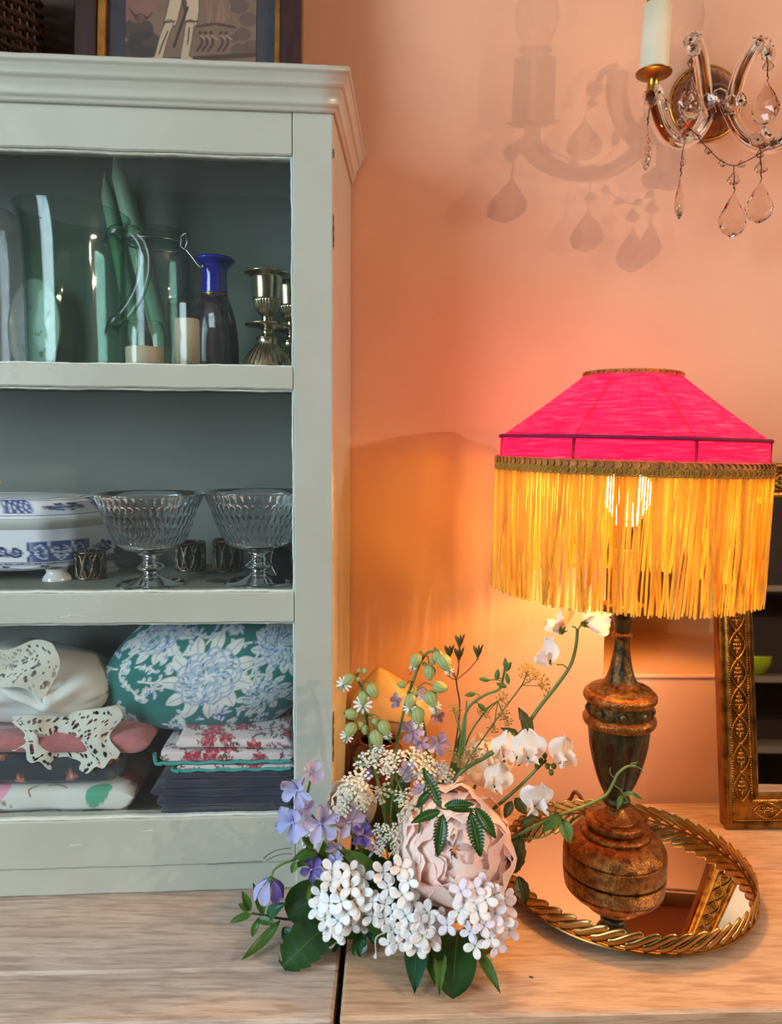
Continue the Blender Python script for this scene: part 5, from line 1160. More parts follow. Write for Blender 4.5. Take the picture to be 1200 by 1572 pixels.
# ------------------------------------------------------------------ crystal wall sconce
g_cry = solid_glass('sconce_crystal', (.90, .80, .72), 1.5)
g_arm = solid_glass('amber_tube_glass', (.86, .64, .42), 1.45, .02)
m_wire = M('dark_wire', rgb(66, 46, 34), .4, .8)
m_armc = M('bronze_core', rgb(150, 96, 44), .35, .9, col2=rgb(110, 64, 28), cscale=60)
def sconce():
    y0 = wy(.45); 
    def S(px, py, off): return PY(px, py, wy(PY(px, py, y0)[0]) - off)
    k = dep(1095, 160, y0) / FPX; cen = S(1080, 161, .0)
    t = thing('wall_sconce', 'crystal glass wall sconce with candle arm and hanging drops on the pink wall', 'sconce', cen)
    nrm = unit((WS, -1, 0)); B = basis(nrm)
    def wl(prof, n, c, rm=None): v, f = lathe(prof, n, rmod=rm, caps=False); return v @ B.T + c, f
    dish = catmull([(.0004, .002), (48 * k, .003), (52 * k, .005), (50 * k, .010), (40 * k, .019), (26 * k, .026), (12 * k, .029), (.0004, .030)], 5)
    mk('back_dish', wl(dish, 96, cen, lambda a, z: 1 + .015 * np.cos(a * 24)), M('amber_dish', rgb(150, 84, 34), .18, .35, col2=rgb(96, 48, 20), cscale=60, coat=.8, bump=.5, bscale=200), t)
    rim = [(cen + (B @ arr((54 * k * cos(a), 54 * k * sin(a), .005)))) for a in np.linspace(0, 2 * pi, 64, endpoint=False)]; mk('brass_rim', tube(rim, .0022, 8, True), m_gold, t)
    hub = S(1097, 158, .045); mk('hub', sphere(hub, (.020, .020, .022), 24, 16), g_cry, t); mk('hub_boss', sphere(S(1099, 158, .030), (.013, .018, .013), 16, 10), M('dark_bronze', rgb(60, 34, 20), .35, .8), t)
    def ribs(pts, r, n=20):
        p = catmull(pts, 7); m = len(p); rr = np.ones(m) * r; tt = np.gradient(p, axis=0); tt /= np.linalg.norm(tt, axis=1)[:, None]; nv = unit(np.cross(tt[0], (0, 1, .2))); P = []
        for i in range(m):
            nv = unit(nv - tt[i] * (nv @ tt[i])); b = np.cross(tt[i], nv); a = np.linspace(0, 2 * pi, 30, endpoint=False); w = rr[i] * (1 + .13 * np.cos(a * 6 + i * .05)); P.append(p[i] + nv * (w * np.cos(a))[:, None] + b * (w * np.sin(a))[:, None])
        P = arr(P); v, f = surf(P, False, True); return v, f + [tuple(range(30))[::-1], tuple(range((m - 1) * 30, m * 30))]
    A = [(1092, 150, .048), (1084, 180, .052), (1068, 206, .058), (1046, 219, .066), (1026, 212, .078), (1012, 192, .090), (1004, 168, .098), (1001, 150, .100)]
    D = [(1108, 150, .048), (1122, 178, .054), (1136, 204, .062), (1158, 221, .072), (1184, 224, .084), (1206, 212, .094), (1222, 188, .100), (1228, 160, .100)]
    Bq = [(1090, 176, .060), (1083, 150, .066), (1079, 118, .070), (1075, 88, .070), (1066, 62, .064)]
    Cq = [(1121, 176, .060), (1126, 148, .066), (1134, 118, .070), (1147, 90, .070), (1164, 68, .066)]
    for pts in (A, D, Bq, Cq):
        q = [S(*p) for p in pts]; mk('glass_arm', ribs(q, 9.5 * k), g_arm, t); q2 = catmull(q, 4); mk('arm_core', tube(q2, 5.0 * k, 10), m_armc, t)
    # rosettes: little flower cups
    g = G(); P = []
    for i, (r, z) in enumerate(catmull([(.0012, -.001), (.0045, 0), (.0080, .002), (.0086, .0042), (.0060, .0040), (.0025, .0030), (.0005, .0030)], 3)):
        a = np.linspace(0, 2 * pi, 40, endpoint=False); w = r * (1 + .16 * np.abs(np.cos(a * 4)) * min(1, r / .005)); P.append(np.stack([w * np.cos(a), w * np.sin(a), np.full(40, z)], 1))
    g.add(surf(arr(P), False, True)); ros = mesh('rosette', g, g_cry); pin = mesh('pin', sphere((0, 0, .0038), (.0016, .0016, .0014), 10, 6), m_wire)
    def rosette(px, py, off, dirv, s=1.0):
        c = S(px, py, off); m = np.eye(4); m[:3, :3] = basis(unit(dirv)) * s; m[:3, 3] = c; o = inst('rosette', ros, t, m); m2 = m.copy(); inst('rosette_pin', pin, t, m2)
    for q in ((1061, 78, .078, (0, -1, .1)), (1066, 56, .070, (-.1, -.6, .8)), (1061, 64, .074, (-.6, -.7, .3)), (1176, 84, .076, (.2, -1, -.1)), (1166, 62, .070, (0, -.5, .8)), (1181, 74, .070, (.8, -.6, .2)), (998, 152, .112, (-.2, -1, 0)), (1008, 144, .108, (.6, -.8, .2)), (1103, 150, .068, (0, -1, 0)), (1121, 160, .074, (-.1, -1, 0)), (1134, 156, .076, (.5, -.9, 0)), (1053, 210, .078, (-.1, -1, 0)), (1161, 216, .086, (-.1, -1, -.1)), (1172, 208, .086, (.3, -.9, .4)), (1086, 158, .074, (-.5, -.9, 0))):
        rosette(*q)
    # candle sleeve, drip cup and candle bulb
    c0, c1 = S(1003, 116, .100), S(1009, 8, .100); ax = unit(c1 - c0); Bc = basis(ax, (1, 0, 0)); h = np.linalg.norm(c1 - c0)
    def cl(prof, n): v, f = lathe(prof, n, caps=False); return v @ Bc.T + c0, f
    mk('candle_stem', tube([S(1000, 152, .100), c0], [.0075, .0060], 16), m_gold, t)
    mk('drip_cup', cl(catmull([(.0005, -.004), (.008, -.004), (.018, .000), (.0205, .002), (.0200, .003), (.016, .0012), (.0005, .001)], 4), 40), m_brassd, t)
    mk('sleeve_collar', cl([(.0005, .0010), (.0150, .0010), (.0150, .0052), (.0005, .0052)], 32), m_brassd, t)
    mk('candle_sleeve', cl([(.0005, .0050), (.0162, .0050), (.0165, .007), (.0162, h - .002), (.0150, h), (.0005, h)], 40), M('candle_card', rgb(226, 214, 186), .5, col2=rgb(210, 196, 164), cscale=12), t)
    mk('bulb_socket', cl([(.0005, h), (.0105, h), (.0105, h + .004), (.0125, h + .005), (.0125, h + .012), (.0005, h + .012)], 28), m_steel, t)
    mk('candle_bulb', cl(catmull([(.0095, h + .012), (.0125, h + .022), (.0170, h + .040), (.0165, h + .055), (.0105, h + .078), (.0040, h + .100), (.0005, h + .104)], 5), 32), thin_glass('candle_bulb_glass', (.80, .80, .80), (.5, .5, .5)), t)
    # the right hand candle, just past the picture edge
    e0 = S(1228, 150, .100); off = e0 - S(1000, 152, .100)
    for nm in ('candle_stem', 'drip_cup', 'candle_sleeve', 'bulb_socket', 'candle_bulb'):
        src = [o for o in t.children if o.name.split('.')[0] == nm][0]; o = src.copy(); COL.objects.link(o); o.location = Vector(off)
    # drops
    def pear(w, hgt, th):
        rows = []; n = 12; P = []
        for i, (u, s) in enumerate(((0, .04), (.12, .22), (.28, .52), (.45, .82), (.62, 1.0), (.78, .94), (.91, .62), (1.0, .08))):
            a = np.linspace(0, 2 * pi, n, endpoint=False) + (pi / n if i % 2 else 0); P.append(np.stack([w / 2 * s * np.cos(a), th / 2 * s * np.sin(a) , np.full(n, -hgt * u)], 1))
        P = arr(P); v, f0 = surf(P, False, True); f = []
        for q in f0: f += [(q[0], q[1], q[2]), (q[0], q[2], q[3])]
        return v, f + [tuple(range(n))[::-1], tuple(range(7 * n, 8 * n))]
    pm = mesh('crystal_drop', pear(.036, .056, .012), g_cry, False); bm_ = mesh('crystal_bead', pear(.0130, .0130, .0075), g_cry, False)
    def drop(px, py, off, wpx, hpx, rz=0, ry=0, tilt=0):   # top point
        c = S(px, py, off); m = np.eye(4); R = Matrix.Rotation(rz, 3, 'Z') @ Matrix.Rotation(tilt, 3, 'Y'); m[:3, :3] = np.array(R) * arr((1, 1, 1)) @ np.diag([wpx * k / .036, wpx * k / .036, hpx * k / .056]); m[:3, 3] = c; inst('crystal_drop', pm, t, m)
        mk('hook', tube([c + arr((0, 0, -.001)), c + arr((.0012, -.001, .003)), c + arr((0, 0, .006)), c + arr((0, .0004, .009))], .0006, 5), m_wire, t)
    def bead(px, py, off, s=1.0, rz=0, st=1.0):
        c = S(px, py, off) + arr((0, 0, .0065 * s)); m = np.eye(4); m[:3, :3] = np.array(Matrix.Rotation(rz, 3, 'Z')) @ np.diag([s, s, s * st]); m[:3, 3] = c; inst('crystal_bead', bm_, t, m)
    drop(1061, 116, .088, 41, 60, .3); drop(1177, 124, .082, 38, 60, -.7); drop(1044, 270, .078, 34, 60, .95); drop(1126, 295, .084, 43, 63, .1); drop(1167, 278, .090, 39, 58, -.2); drop(993, 192, .112, 40, 62, 1.35, 0, .1)
    for q in ((1060, 96, .082, .9), (1179, 100, .082, 1.1), (1048, 248, .078, .9, 1.0), (1126, 274, .084, 1.25), (1168, 256, .090, 1.25), (1024, 156, .100, .8, .4, 1.5), (1046, 184, .090, 1.0), (1068, 207, .088, 1.0), (1087, 229, .086, .8, 0, 1.1), (1109, 249, .086, .85), (1138, 251, .086, .8, 0, 1.0), (1166, 236, .090, .8), (1188, 218, .094, .9)): bead(*q)
    def wire(pts): mk('wire', tube(catmull([S(*p) for p in pts], 4), .0006, 5), m_wire, t)
    wire([(1013, 142, .108), (1024, 156, .100), (1046, 184, .090), (1068, 207, .088), (1087, 229, .086), (1109, 249, .086), (1126, 254, .086), (1138, 251, .086), (1166, 236, .09), (1200, 212, .095)])
    wire([(1052, 214, .078), (1047, 236, .078), (1045, 262, .078)]); wire([(1126, 254, .084), (1126, 290, .084)]); wire([(1166, 222, .088), (1168, 272, .09)]); wire([(1062, 84, .08), (1061, 112, .088)]); wire([(1177, 88, .08), (1178, 118, .082)]); wire([(997, 160, .112), (994, 190, .112)])
sconce()
# ------------------------------------------------------------------ jar and shell behind the flowers
yj = .950
c, pr = pxprof(580, yj, [(34, 1262), (40, 1250), (46, 1215), (45, 1180), (38, 1150), (32, 1140), (33, 1134)], .0006)
mk('glazed_jar', lathe(shell(pr, .005, .006), 48, c, caps=False), M('oxblood_glaze', rgb(96, 40, 24), .25, col2=rgb(70, 26, 18), cscale=14, coat=.4), org=(c[0], c[1], .0006), label='dark red brown glazed jar standing against the wall behind the flowers', cat='jar')
def shell_dish():
    c = PY(600, 1094, .958); k = dep(600, 1094, .958) / FPX; n, m = 64, 40; P = np.zeros((m, n, 3))
    for i in range(m):
        th = pi * i / (m - 1)
        for j in range(n):
            a = 2 * pi * j / n; x = sin(th) * cos(a); y = sin(th) * sin(a); z = cos(th)
            X = x * 62 * k * (1 + .04 * cos(a * 9) * sin(th)); Y = y * .026; Z = z * 40 * k
            if z > 0: s = max(0, 1 - abs(X / k + 26) / 46.); Z += z * 22 * k * s ** 1.4
            Z += -.0035 * (1 - z) * 0 + (.004 * sin(a * 3) if z < -.3 else 0)
            P[i, j] = (c[0] + X + .10 * Z, c[1] + Y + .25 * (Z), c[2] + Z - .12 * X)
    v, f = surf(P, False, True); zb = pr[-1, 1]; 
    v[:, 2] += (zb + .0004) - v[:, 2].min()
    mk('shell_dish', (v, f), M('cream_shell', rgb(206, 172, 124), .45, col2=rgb(194, 156, 106), cscale=10, bump=.2, bscale=40), org=(c[0], c[1], zb), label='rounded cream shell shaped ceramic resting on the dark jar behind the flowers', cat='ornament')
shell_dish()
# ------------------------------------------------------------------ bouquet
VB = arr((.030, .742, 0)); VT = VB + arr((0, 0, .052))
mk('flower_bowl', lathe(shell([(.026, .0006), (.032, .003), (.036, .018), (.036, .034), (.032, .046), (.030, .052)], .003, .004), 40, VB, caps=False), M('dark_bowl', rgb(40, 46, 42), .3), org=VB + arr((0, 0, .0006)), label='small dark bowl holding the flowers, nearly hidden under them', cat='vase')
GR = dict(dark=M('leaf_dark', rgb(34, 78, 34), .32, col2=rgb(24, 58, 28), cscale=30, bump=.3, bscale=60, transl=.25, tcol=rgb(70, 120, 30)), mid=M('leaf_mid', rgb(70, 116, 54), .4, col2=rgb(56, 98, 44), cscale=30, transl=.35, tcol=rgb(110, 150, 40)),
          light=M('leaf_light', rgb(112, 146, 70), .45, col2=rgb(92, 128, 56), cscale=30, transl=.4), olive=M('leaf_olive', rgb(82, 84, 36), .45, col2=rgb(66, 66, 30), cscale=30, transl=.3), stem=M('stem_green', rgb(98, 124, 66), .45, col2=rgb(84, 108, 54), cscale=60), dstem=M('stem_brown', rgb(84, 66, 44), .6),
          teal=M('leaf_bluegreen', rgb(52, 106, 76), .35, col2=rgb(40, 88, 62), cscale=30, transl=.25))
def petmat(n, a, b, tr=.24): return M(n, rgb(*a), .65, col2=rgb(*b), cscale=40, bump=.15, bscale=200, transl=tr, sheen=.15)
PT = dict(peony=petmat('petal_blush', (255, 235, 224), (255, 214, 200)), white=petmat('petal_white', (248, 247, 244), (242, 240, 238), .2), cream=petmat('petal_cream', (246, 234, 220), (240, 222, 204)), lilac=petmat('petal_lilac', (186, 182, 222), (206, 192, 222)), mauve=petmat('petal_mauve', (178, 152, 178), (160, 134, 160)), violet=petmat('petal_violet', (96, 84, 168), (120, 108, 186)),
          blue=petmat('petal_blue', (160, 174, 222), (190, 188, 228)))
m_flor = M('floret', (1, 1, 1), .6, vcol=True, transl=.16)
m_umb = M('umbel_white', rgb(226, 226, 206), .7); m_seed = M('seed_gold', rgb(150, 128, 56), .6); m_seedd = M('seed_dark', rgb(78, 84, 44), .6)
R_ = random.Random(77)
def flower(name, label, cat, group=None): return thing(name, label, cat, VT, group)
def stem(t, pts, r, mat='stem', name='stem', tail=True):
    q = [PY(*p) for p in pts]
    if tail: q = [VT + arr((R_.uniform(-.012, .012), R_.uniform(-.012, .012), -.03)), VT + (q[0] - VT) * .25 + arr((0, 0, .004))] + q
    p = catmull(q, 5); return mk(name, tube(p, np.linspace(r * 1.15, r * .75, len(p)), 7), GR[mat], t)
def blade(base, tip, W, N, arch=0.0, cup=.25, ruf=0.0, serr=0, shape='leaf', nu=14, nv=7, seed=0, curl=0.0):
    base, tip = arr(base), arr(tip); T = unit(tip - base); L = np.linalg.norm(tip - base); N = arr(N); N = unit(N - T * (N @ T)); S = np.cross(N, T); P = np.zeros((nu, nv, 3)); rs = random.Random(seed); ph = rs.uniform(0, 6)
    for i in range(nu):
        u = i / (nu - 1)
        if shape == 'leaf': w = sin(pi * min(1, u ** .85 * .97 + .015)) ** .85 * (1 - .15 * u)
        elif shape == 'round': w = max(.05, (4 * u * (1 - u))) ** .45 * (.85 + .15 * u)
        elif shape == 'petal': w = (.16 + .84 * min(1, u * 1.5) ** .9) * (1 - max(0, (u - .62) / .38) ** 2.6 * .80)
        else: w = sin(pi * min(1, u * .96 + .02)) ** .5
        if serr: w *= 1 - (.30 if serr > 9 else .16) * ((u * serr) % 1)
        for j in range(nv):
            v = (j / (nv - 1) - .5) * 2; o = N * (arch * L * sin(pi * u) + cup * W * v * v + ruf * W * sin(v * 5 + u * 9 + ph) * u * u * abs(v) - .06 * W * (1 - abs(v)) + curl * L * u * u)
            P[i, j] = base + T * L * (u * (1 - .12 * abs(curl))) + S * W * w * v + o
    return surf(P)
def leaf(t, b, tp, W, y0, y1, mat='mid', arch=.1, cup=.3, serr=0, shape='leaf', curl=0, name='leaf', ruf=.05, Nn=None):
    B, T = PY(b[0], b[1], y0), PY(tp[0], tp[1], y1); k = dep(b[0], b[1], y0) / FPX
    N = unit(O3 - B) + arr((0, 0, .5)) if Nn is None else Nn
    if T[2] < .0015: T[2] = .0015
    v, f = blade(B, T, W * k, N, arch, cup, ruf, serr, shape, 53 if serr else 14, 7, R_.random(), curl); v[:, 2] = np.maximum(v[:, 2], .0012)
    o = mk(name, (v, f), GR[mat], t)
    if W >= 9: 
        q = v.reshape(-1, 7, 3)[:, 3] + unit(N) * .0002; mk('midrib', tube(q[1:-2], np.linspace(.0008, .0003, len(q) - 3), 5), GR['light' if mat != 'light' else 'stem'], o)
    return o
# -- peony
def rose_bloom(t, c, R, axis, n, mat, seed, name='petal', ruf=.10, open_=1.0):
    rs = random.Random(seed); B = basis(axis)
    for k in range(n):
        s = k / (n - 1); phi = k * 2.39996 + rs.uniform(-.2, .2)         # s = 0 heart, 1 outer
        rad = R * (.40 + .60 * s ** .8); psim = radians(176 - 62 * s ** 1.6 * open_ + rs.uniform(-6, 6)); w0 = radians(36 + 20 * s) * rs.uniform(.85, 1.15); nu, nv = 11, 11; P = np.zeros((nu, nv, 3)); p1, p2 = rs.uniform(0, 6), rs.uniform(0, 6); fold = rs.uniform(-.08, .08)
        for i in range(nu):
            u = i / (nu - 1); ps = radians(14) + (psim - radians(14)) * u
            for j in range(nv):
                v = (j / (nv - 1) - .5) * 2; ww = w0 * (.35 + .65 * min(1, u * 1.6)) * (1 - .25 * max(0, u - .7) / .3); ed = (abs(v) ** 2.2) * .10 + .03 * sin(v * 7 + p2)
                pp = ps * (1 - ed * u); al = phi + v * ww / max(.42, sin(min(pp, pi - .38)))
                rr = rad * (1 + .05 * sin(v * 3 + p1) * u + ruf * sin(v * 8 + p2) * u ** 3 * (.5 + .5 * abs(v)) + fold * v + .10 * s * max(0, u - .6))
                d = arr((sin(pp) * cos(al), sin(pp) * sin(al), -cos(pp) * .92)); P[i, j] = c + B @ (d * rr)
        mk(name, surf(P), PT[mat], t)
pc = PY(697, 1300, .708); pe = flower('peony', 'large blush pink peony at the front of the bouquet', 'flower')
rose_bloom(pe, pc, .0590, unit((-.10, -.80, .42)), 38, 'peony', 5, ruf=.08); stem(pe, [(690, 1380, .735), (695, 1330, .72)], .0028)
for a in (0, 2.1, 4.2):
    b = pc + arr((.03 * cos(a), .012 + .01 * sin(a), -.050 + .01 * sin(a))); mk('sepal', blade(pc + arr((0, .02, -.045)), b + arr((.02 * cos(a), -.01, .012)), .008, (0, -1, -.5), .1), GR['mid'], pe)
wp = flower('white_peony', 'creamy white peony behind the blue delphiniums at the left of the bouquet', 'flower')
rose_bloom(wp, PY(540, 1236, .775), .0285, unit((-.3, -.75, .6)), 18, 'cream', 8); stem(wp, [(570, 1330, .765), (545, 1262, .775)], .0022)
w2 = flower('white_rose', 'small white bloom peeping out low beside the cabinet plinth', 'flower')
rose_bloom(w2, PY(482, 1293, .765), .0165, unit((-.4, -.8, .3)), 11, 'white', 9); stem(w2, [(560, 1350, .76), (500, 1305, .765)], .0018)
w3 = flower('cream_peony', 'cream ruffled bloom at the back right, behind the pink peony', 'flower')
rose_bloom(w3, PY(745, 1168, .80), .0275, unit((.1, -.6, .8)), 16, 'cream', 12, ruf=.16); stem(w3, [(680, 1300, .77), (730, 1205, .80)], .0022)
# -- four petalled clusters
def floret_mesh(name, col, ctr, lobes=4, R=.0112, n=56, gap=.16, cup=.16):
    g = G(); a = np.linspace(0, 2 * pi, n, endpoint=False); rr = R * (gap + (1 - gap) * np.abs(np.cos(a * lobes / 2)) ** .72); P = []; C = []
    for q in (.02, .16, .42, .72, .92, 1.0):
        P.append(np.stack([rr * q * np.cos(a), rr * q * np.sin(a), R * cup * q * q + .0006 * np.cos(a * lobes) * q - R * .10 * (q > .95)], 1)); C.append(np.tile(arr(ctr) if q < .1 else arr(col) * (.9 if q < .2 else 1), (n, 1)))
    g.add(surf(arr(P), False, True, arr(C))); v, f = tube([(0, 0, .0004), (0, 0, -.004), (0, 0, -.009)], [.0010, .0011, .0008], 6); g.add((v, f, np.tile(arr(rgb(150, 170, 110)), (len(v), 1)))); return mesh(name, g, m_flor)
F_W = floret_mesh('floret', rgb(250, 250, 249), rgb(176, 190, 90)); F_P = floret_mesh('floret', rgb(248, 240, 236), rgb(176, 180, 90)); F_L = floret_mesh('floret', rgb(240, 226, 234), rgb(190, 170, 120))
def cluster(t, fl, spots, core, tilt=.6, scale=1.0):
    cc = PY(*core)
    for sp in spots:
        p = PY(*sp); nrm = unit(unit(O3 - p) * 1.0 + unit(p - cc) * tilt + arr((R_.uniform(-.45, .45), R_.uniform(-.2, .2), R_.uniform(-.45, .45)))); s = scale * R_.uniform(.88, 1.12)
        m = np.eye(4); m[:3, :3] = basis(nrm, (R_.uniform(-1, 1), .2, R_.uniform(-1, 1))) * s; m[:3, 3] = p; inst('floret', R_.choice(fl), t, m)
        mk('pedicel', tube(catmull([p - nrm * .008 * s, (p + cc) / 2 - nrm * .010, cc], 3), .0006, 5), GR['stem'], t)
def dome(cx, cy, rx, ry, y, n, seed, bulge=.022):
    rs = random.Random(seed); out = []; tries = 0
    while len(out) < n and tries < 4000:
        tries += 1; x, z = rs.uniform(-1, 1), rs.uniform(-1, 1)
        if x * x + z * z > 1: continue
        if all((x - a) ** 2 * rx * rx + (z - b) ** 2 * ry * ry > 17.5 ** 2 for a, b in out): out.append((x, z))
    return [(cx + x * rx, cy + z * ry, y - bulge * sqrt(max(0, 1 - x * x - z * z))) for x, z in out]
t = flower('white_sweet_rocket', 'dense round head of white four petalled florets at the left front', 'flower', 'clusters of four petalled florets')
cluster(t, [F_W, F_W, F_P], dome(527, 1382, 42, 52, .692, 34, 3) + [(514, 1436, .684), (522, 1428, .680), (508, 1428, .682)], (535, 1385, .712)); stem(t, [(575, 1400, .73), (545, 1390, .718)], .0015)
t = flower('white_sweet_rocket', 'loose spray of white and cream four petalled florets in the middle front', 'flower', 'clusters of four petalled florets')
cluster(t, [F_W, F_P, F_P], [(587, 1339, .675), (595, 1363, .672), (615, 1331, .668), (626, 1352, .664), (617, 1374, .662), (572, 1385, .675), (571, 1407, .675), (588, 1409, .668), (601, 1427, .662), (609, 1447, .656), (620, 1431, .654), (622, 1406, .660), (644, 1417, .654), (648, 1437, .650), (640, 1452, .652), (656, 1420, .656), (668, 1432, .660), (632, 1440, .650), (655, 1402, .662), (660, 1446, .655), (676, 1412, .668), (612, 1402, .664), (598, 1448, .66), (633, 1385, .668), (590, 1388, .672)], (605, 1405, .700), .5); stem(t, [(610, 1420, .722), (606, 1405, .706)], .0016)
p0, p1 = PY(590, 1432, .672), PY(577, 1462, .668); mk('hanging_bud', tube(catmull([p0, PY(577, 1440, .668), p1, p1 + arr((0, 0, -.006))], 4), np.r_[np.full(9, .0007), [.0014, .0022, .0026, .0012]], 7), PT['cream'], t)
t = flower('lilac_sweet_rocket', 'pale lilac tinted head of four petalled florets at the right front, by the tray', 'flower', 'clusters of four petalled florets')
cluster(t, [F_L, F_L, F_P], [(707, 1368, .640), (729, 1364, .642), (745, 1382, .636), (758, 1374, .645), (777, 1391, .650), (782, 1428, .652), (743, 1421, .630), (721, 1430, .634), (729, 1452, .638), (763, 1452, .642), (733, 1399, .632), (704, 1401, .640), (719, 1396, .636), (760, 1402, .638), (770, 1412, .640), (686, 1420, .652), (752, 1440, .634), (775, 1376, .655), (712, 1385, .638), (740, 1360, .650)], (742, 1410, .672), .55); stem(t, [(690, 1430, .715), (735, 1412, .680)], .0016)
# -- delphiniums: floret (spur and eye) with five petals each
def delph(t, px, py, y, Rpx, facing, mat, spur=True, k5=5):
    c = PY(px, py, y); k = dep(px, py, y) / FPX; R = Rpx * k; nrm = unit(unit(O3 - c) * .6 + arr(facing)); B = basis(nrm, (R_.uniform(-1, 1), 0, R_.uniform(-1, 1)))
    g = G().add(sphere(c - nrm * R * .02, R * .13, 8, 6)); 
    if spur: g.add(tube(catmull([c - nrm * R * .05, c - nrm * R * .5 + arr((0, 0, R * .1)), c - nrm * R * 1.0 + arr((0, 0, R * .55))], 4), np.linspace(R * .14, R * .05, 9), 7))
    eye = mk('floret', g, PT['cream' if R_.random() < .6 else 'lilac'], t)
    for j in range(k5):
        a = 2 * pi * j / k5 + R_.uniform(-.12, .12); d = unit(B @ arr((cos(a), sin(a), .30 + R_.uniform(-.1, .15)))); mk('petal', blade(c + d * R * .06, c + d * R, R * .36 * R_.uniform(.8, 1.15), unit(nrm + arr((R_.uniform(-.4, .4), R_.uniform(-.4, .4), R_.uniform(-.4, .4)))), R_.uniform(-.05, .16), .30, .14, 0, 'petal', 9, 7, R_.random()), PT[mat if R_.random() < .75 else ('lilac' if mat != 'violet' else 'violet')], eye)
def dst(label, pts, fl, r=.0017):
    t = flower('delphinium', label, 'flower', 'delphinium stems'); stem(t, pts, r)
    for q in fl: delph(t, *q)
    return t
dst('pale blue delphinium reaching left across the cabinet stile', [(560, 1330, .745), (510, 1285, .735), (472, 1240, .728), (478, 1190, .730)], [(457, 1212, .715, 30, (-.4, -.3, -.5), 'blue'), (477, 1186, .722, 21, (.6, -.3, .3), 'lilac'), (450, 1262, .708, 31, (-.5, -.4, -.3), 'blue'), (492, 1263, .702, 32, (.1, -.6, -.1), 'lilac'), (470, 1240, .72, 18, (-.2, -.6, .4), 'lilac')])
dst('lilac delphinium between the white peony and the white floret head', [(575, 1330, .74), (545, 1290, .728), (535, 1268, .722)], [(536, 1262, .708, 27, (.3, -.5, .2), 'mauve'), (553, 1280, .705, 21, (.6, -.4, 0), 'violet'), (518, 1300, .705, 20, (-.2, -.4, -.6), 'mauve'), (515, 1322, .700, 14, (-.2, -.2, 1), 'blue'), (575, 1298, .70, 18, (.5, -.3, -.4), 'mauve')])
t = flower('delphinium', 'drooping violet blue delphinium bell at the far left over the plank', 'flower', 'delphinium stems'); stem(t, [(540, 1360, .745), (480, 1318, .728), (445, 1322, .715), (422, 1334, .708), (415, 1350, .704)], .0013)
cb_ = PY(415, 1350, .704); eye = mk('floret', sphere(cb_ + arr((0, 0, -.002)), (.004, .004, .005), 10, 8), GR['light'], t)
for j in range(7):
    a = 2 * pi * j / 7; d = arr((cos(a), sin(a), 0)); mk('petal', blade(cb_ + d * .002, cb_ + d * .0135 + arr((-.002, 0, -.0195)), .0066, d + arr((0, 0, .4)), .16, .25, .05, 0, 'petal', 9, 7, j), PT['violet' if j % 3 == 0 else 'blue'], eye)
delph(t, 478, 1335, .712, 20, (.2, -.3, .3), 'violet')
dst('mauve delphinium at the back among the green seed pods', [(640, 1290, .775), (655, 1180, .785), (650, 1110, .790), (632, 1072, .79)], [(611, 1076, .785, 14, (-.8, -.2, .1), 'mauve'), (645, 1067, .785, 11, (.3, -.5, .3), 'blue'), (633, 1120, .776, 24, (-.3, -.5, -.4), 'lilac'), (644, 1138, .772, 18, (.1, -.4, -.6), 'lilac'), (668, 1098, .78, 15, (.6, -.3, -.3), 'mauve')])
dst('lilac delphinium low at the back between the white umbels and the peony', [(640, 1300, .77), (655, 1210, .770), (670, 1150, .776)], [(671, 1142, .765, 20, (.4, -.5, .2), 'mauve'), (628, 1184, .755, 18, (-.2, -.5, .2), 'lilac'), (670, 1184, .752, 18, (.3, -.5, .3), 'mauve'), (645, 1214, .742, 17, (0, -.6, .5), 'lilac'), (564, 1190, .77, 11, (-.3, -.5, .3), 'violet')])
# -- bladder campions
def calyx_mesh():
    pr = catmull([(.02, 0), (.20, .04), (.40, .20), (.47, .42), (.42, .66), (.28, .86), (.20, .97), (.16, 1.0)], 4); n = 40; a = np.linspace(0, 2 * pi, n, endpoint=False); P = []; C = []
    for r, z in pr:
        w = .86 * r * (1 + .035 * np.cos(a * 10)); P.append(np.stack([w * np.cos(a), w * np.sin(a), np.full(n, z)], 1)); mx = (.5 + .5 * np.cos(a * 10))[:, None] ** 3; C.append(arr(rgb(172, 182, 116)) * (1 - mx * .5) + arr(rgb(110, 118, 60)) * mx * .5)
    return mesh('calyx', G().add(surf(arr(P), False, True, arr(C))), m_flor)
CAL = calyx_mesh(); COR = floret_mesh('corolla', rgb(242, 240, 232), rgb(200, 206, 150), 10, .0095, 80, .18, -.1)
def campion(t, px, py, y, ang, L, fl=False, s=1.0, root=None):   # ang: direction of the mouth in the picture, degrees from right, clockwise down
    k = dep(px, py, y) / FPX; c = PY(px, py, y); d = unit(_r * cos(radians(ang)) - _u * sin(radians(ang)) - _f * .35); l = L * k; m = np.eye(4); m[:3, :3] = basis(d) * l; m[:3, 3] = c - d * l * .5; cal = inst('calyx', CAL, t, m)
    if fl:
        m = np.eye(4); m[:3, :3] = basis(unit(d * .5 + unit(O3 - c))) * (1.0 * s); m[:3, 3] = c + d * l * .55; inst('corolla', COR, t, m)
        for j in range(4): q = c + d * l * .5; mk('stamen', tube([q, q + d * .007 + arr((R_.uniform(-.003, .003), 0, R_.uniform(-.003, .003)))], .00035, 4), GR['stem'], t)
    if root is not None:
        r_ = PY(*root); mk('pedicel', tube(catmull([r_, (r_ + c - d * l * .5) / 2 + arr((0, 0, .004)), c - d * l * .48], 3), .0007, 5), GR['stem'], t)
def camp(label, pts, cal):
    t = flower('bladder_campion', label, 'flower', 'bladder campions'); stem(t, pts, .0017)
    for q in cal: campion(t, *q)
